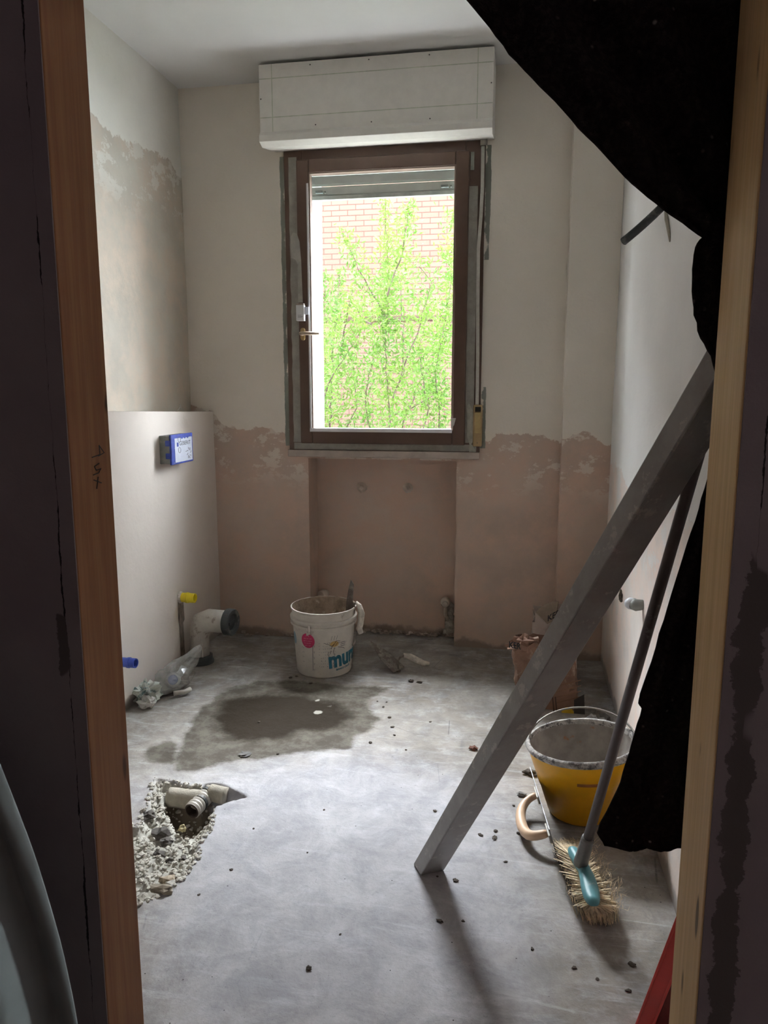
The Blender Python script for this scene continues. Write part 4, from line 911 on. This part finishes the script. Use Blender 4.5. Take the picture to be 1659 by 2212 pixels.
# ---------------------------------------------------------------- right wall fittings
c0=px(1430,447,XR-.01); c1=py(1345,525,c0.y+.0); 
p_end=py(1346,522,2.46)
cdt=thing('conduit_stub',c0,'black corrugated conduit stub sticking out of the right wall near curtain','conduit')
mid1=c0.lerp(p_end,.5)+V((0,0,-.006)); rad=[]; pts=[]
for i in range(61):
    t=i/60; pts.append((c0*(1-t)**2+mid1*2*t*(1-t)+p_end*t*t)); rad.append(.0115+(.0012 if i%2 else 0))
b=MB(); b.tube(pts,rad,14,False); mk('conduit',b,M_cond,cdt,smooth=True)
dq=(pts[-1]-pts[-2]).normalized(); mk('opening',MB().lathe([(.0118,0),(.0085,.001),(.0085,-.02),(0,-.02)],pts[-1],14,dq),M_dark,cdt)
b=MB(); q0=px(1437,450,XR-.004); b.tube([q0,px(1440,475,XR-.005),px(1445,505,XR-.004),px(1447,522,XR-.002)],[.004,.006,.004,.002],8); tag(mk('plaster_drip',b,simple('cream filler drip',(.50,.46,.37),.8),smooth=True),'cream plaster drip on right wall below the black conduit stub','plaster drip')
vc=px(1388,1306,XR-.002); vl=thing('pipe_elbow',vc,'white-capped grey pipe elbow on the right wall beside broom handle','pipe')
e1=py(1358,1303,vc.y+.03)
mk('elbow_body',MB().tube([vc+V((.01,0,-.0)),vc.lerp(e1,.45)+V((0,0,-.004)),vc.lerp(e1,.7)],[.015,.019,.019],16),simple('dull grey elbow',(.27,.28,.26),.5),vl,smooth=True)
mk('white_cap',MB().blob(vc.lerp(e1,.86),.019,3,(1,1,1),.02),simple('white cap',(.78,.80,.85),.35,var=.02),vl,smooth=True)
hc=px(1342,1283,XR-.002); b=MB()
for k in range(7): b.blob(hc+V((-.003,random.uniform(-.03,.03),random.uniform(-.018,.012))),.012,1,(.5,1,1),.4,k)
tag(mk('broken_socket_hole',b,M_mortar),'small dark broken pipe hole in right wall left of the white-capped elbow','hole')
# ---------------------------------------------------------------- pit pipe, stones, crumbs
ca=fl(414,1752,-.035); cb=fl(452,1712,-.028); dc=(cb-ca).normalized()
pp_=thing('corrugated_pipe',ca,'short corrugated white pipe end exposed in the broken floor pit','pipe'); pts=[ca+dc*(.13*i/40) for i in range(41)]
b=MB(); b.tube(pts,[.0235+(.003 if (i//2)%2 else 0) for i in range(41)],22,False); mk('pipe_wall',b,M_pvcw,pp_,smooth=True)
mk('pipe_bore',MB().lathe([(.0235,0),(.019,-.001),(.019,.06),(0,.06)],ca,22,dc),simple('brown pipe bore',(.07,.05,.04),.8),pp_)
for k in (.045,.085): mk('black_ring',MB().lathe([(.0255,-.006),(.0275,-.005),(.0275,.005),(.0255,.006)],ca+dc*k,22,dc),M_rubber,pp_)
def pipeish(a,c,r,label):
    a,c=V(a),V(c); b=MB(); n=10; b.tube([a.lerp(c,i/n)+V((0,0,.004*nz(i,3))) for i in range(n+1)],[r*(1+.1*nz(i,5)) for i in range(n+1)],18); tag(mk('buried_pipe',b,simple('cement covered pipe',(.42,.39,.32),.9,var=.15,scale=30,bump=.002),smooth=True),label,'pipe')
pipeish(fl(366,1722,-.03),fl(432,1728,-.03),.030,'cement-covered buried pipe crossing the floor pit left of the corrugated end')
pipeish(fl(455,1712,-.022),fl(490,1720,-.022),.026,'short cement-covered buried pipe at the right corner of floor pit')
b=MB(); r=random.Random(21); cnt=0
while cnt<1900:
    x=r.uniform(-1.15,-.78); y=r.uniform(1.46,2.1); s=sdpoly(x,y,RUB)
    if s<-.012: continue
    if sdpoly(x,y,PIT)>.012 and r.random()<.5: continue
    rad=r.choice([.002,.003,.004,.005,.007]) ; b.blob((x,y,zf(x,y)+rad*.35),rad,1,(r.uniform(.8,1.3),r.uniform(.8,1.3),r.uniform(.5,.9)),.35,cnt); cnt+=1
o=tag(mk('gravel_rubble',b,M_stone),'pale gravel and broken screed filling the trench at left of the floor','gravel'); o['kind']='stuff'
def stone(x,y,rad,mat,label,name='rubble_chunk',cat='stone',group=None,sq=(1.2,1,.7),seed=0,zz=None):
    c=fl(x,y); z=zf(c.x,c.y) if zz is None else zz
    b=MB(); b.blob((0,0,rad*.45),rad,2,sq,.45,seed); o=mk(name,b,mat,loc=(0,0,0)); o.location=(c.x,c.y,z); tag(o,label,cat,group); return o
stone(349,1790,.024,M_stoned,'largest dark rubble chunk beside the floor pit',seed=1); stone(358,1805,.014,M_stoned,'dark flat rubble piece touching the largest dark chunk',seed=2,sq=(1.4,.8,.5))
stone(343,1829,.013,M_stoned,'small dark chunk alone below the largest dark rubble',seed=3); stone(321,1757,.016,M_stoned,'grey jagged chunk nearest the left jamb, upper part of rubble',seed=4)
stone(394,1783,.011,simple('yellowish pebble',(.42,.36,.20),.8),'yellowish round pebble at the near lip of the floor pit','pebble','stone',seed=5,sq=(1,1,.9),zz=-.015)
stone(363,1893,.018,simple('tan stone',(.42,.35,.26),.8),'tan stone in the lower part of the rubble trench',seed=6); stone(371,1903,.016,simple('pale stone2',(.55,.53,.47),.8),'pale rounded stone just below the tan stone in trench',seed=7)
stone(352,1927,.02,simple('flat brown stone',(.30,.26,.20),.8),'flat brown stone at the lower edge of the rubble trench',seed=8,sq=(1.6,.8,.4)); stone(316,1930,.018,simple('flat grey stone',(.36,.34,.29),.8),'flat grey stone at lowest left of rubble trench',seed=9,sq=(1.4,1,.4))
stone(395,1845,.010,M_stoned,'small dark stone at the right side of rubble trench',seed=10); stone(366,1845,.010,M_stoned,'small dark stone in the middle of rubble trench',seed=11)
# mortar clods
stone(860,1450,.011,M_mortar,'dark mortar clod under the blade of the floor trowel','mortar_clod','mortar',seed=12,sq=(1,1,1.1))
stone(887,1473,.009,M_mortar,'dark mortar crumb on floor just below the floor trowel','mortar_clod','mortar',seed=13); stone(906,1475,.008,M_mortar,'flat dark crumb right of the crumb below the trowel','mortar_clod','mortar',seed=14,sq=(1.5,.8,.4))
stone(1145,1673,.015,M_mortar,'dark mortar clod on the floor left of the yellow bucket','mortar_clod','mortar',seed=15,sq=(1.5,.8,.5)); stone(1126,1718,.010,simple('grey crumb',(.18,.18,.17),.8),'grey crumb on floor below the clod beside yellow bucket','mortar_clod','mortar',seed=16,sq=(1.3,1,.5))
stone(1023,1620,.011,simple('red brown chip',(.16,.07,.05),.8),'red-brown chip touching left side of the straightedge','brick_chip','chip',seed=17); stone(530,1631,.012,simple('dark mortar flake',(.16,.155,.15),.9),'dark flake on the damp patch edge above the floor pit','mortar_flake','mortar',seed=18,sq=(1.7,1.4,.25))
proto=stone(667,2094,.0055,M_mortar,'tiny dark mortar crumb scattered on the cement floor','mortar_crumb','mortar','loose crumbs scattered on the floor',seed=19)
CR=[(664,1842),(940,1752),(930,1560),(848,1571),(852,1588),(800,1605),(842,1550),(877,1620),(815,1516),(828,1528),(835,1518),(640,1462),(628,1465),(672,1478),(1120,1800),(1110,1740),(1038,1804),(1068,1810),(1000,1990),(985,1905),(1092,1862),(600,1630),(1365,2085),(1290,2115),(1357,2140),(700,1750),(548,1790),(950,1990),(560,1560),(1240,2090),(945,1895),(984,1904),(1070,1795),(1125,1762),(500,1880),(735,2020),(430,1935),(1150,2050)]
r=random.Random(31)
def region(x,y):
    if y<1540 and x<760: return ('tiny dark mortar crumb on the floor at the foot of the white bucket','crumbs by the white bucket')
    if y<1640: return ('tiny dark mortar crumb on the floor right of the dark damp patch','crumbs right of the damp patch')
    if x>1000 and y<1900: return ('tiny dark crumb on the floor right of the straightedge beside yellow bucket','crumbs by the yellow bucket')
    if x>1120: return ('tiny dark crumb on the near floor between broom and red level','crumbs near the red level')
    return ('tiny dark crumb on the dusty floor left of the straightedge','crumbs on the open floor')
proto['label'],proto['group']=region(667,2094)
for x,y in CR:
    o=proto.copy(); COL.objects.link(o); c=fl(x,y); o.location=(c.x,c.y,zf(c.x,c.y)); s=r.uniform(.5,1.15); o.scale=(s*r.uniform(.8,1.6),s,s*.7); o['label'],o['group']=region(x,y); o.rotation_euler[2]=r.uniform(0,6)

# plain plaster attributes on the small plaster pieces
for o in bpy.data.objects:
    if o.type=='MESH' and o.data.materials and o.data.materials[0] in (M_back,M_ledge):
        for nm in ('m','g'):
            if nm not in o.data.attributes:
                at=o.data.attributes.new(nm,'FLOAT','POINT'); at.data.foreach_set('value',[-1. if (nm=='g' or o.data.materials[0]==M_back) else 1.]*len(o.data.vertices))
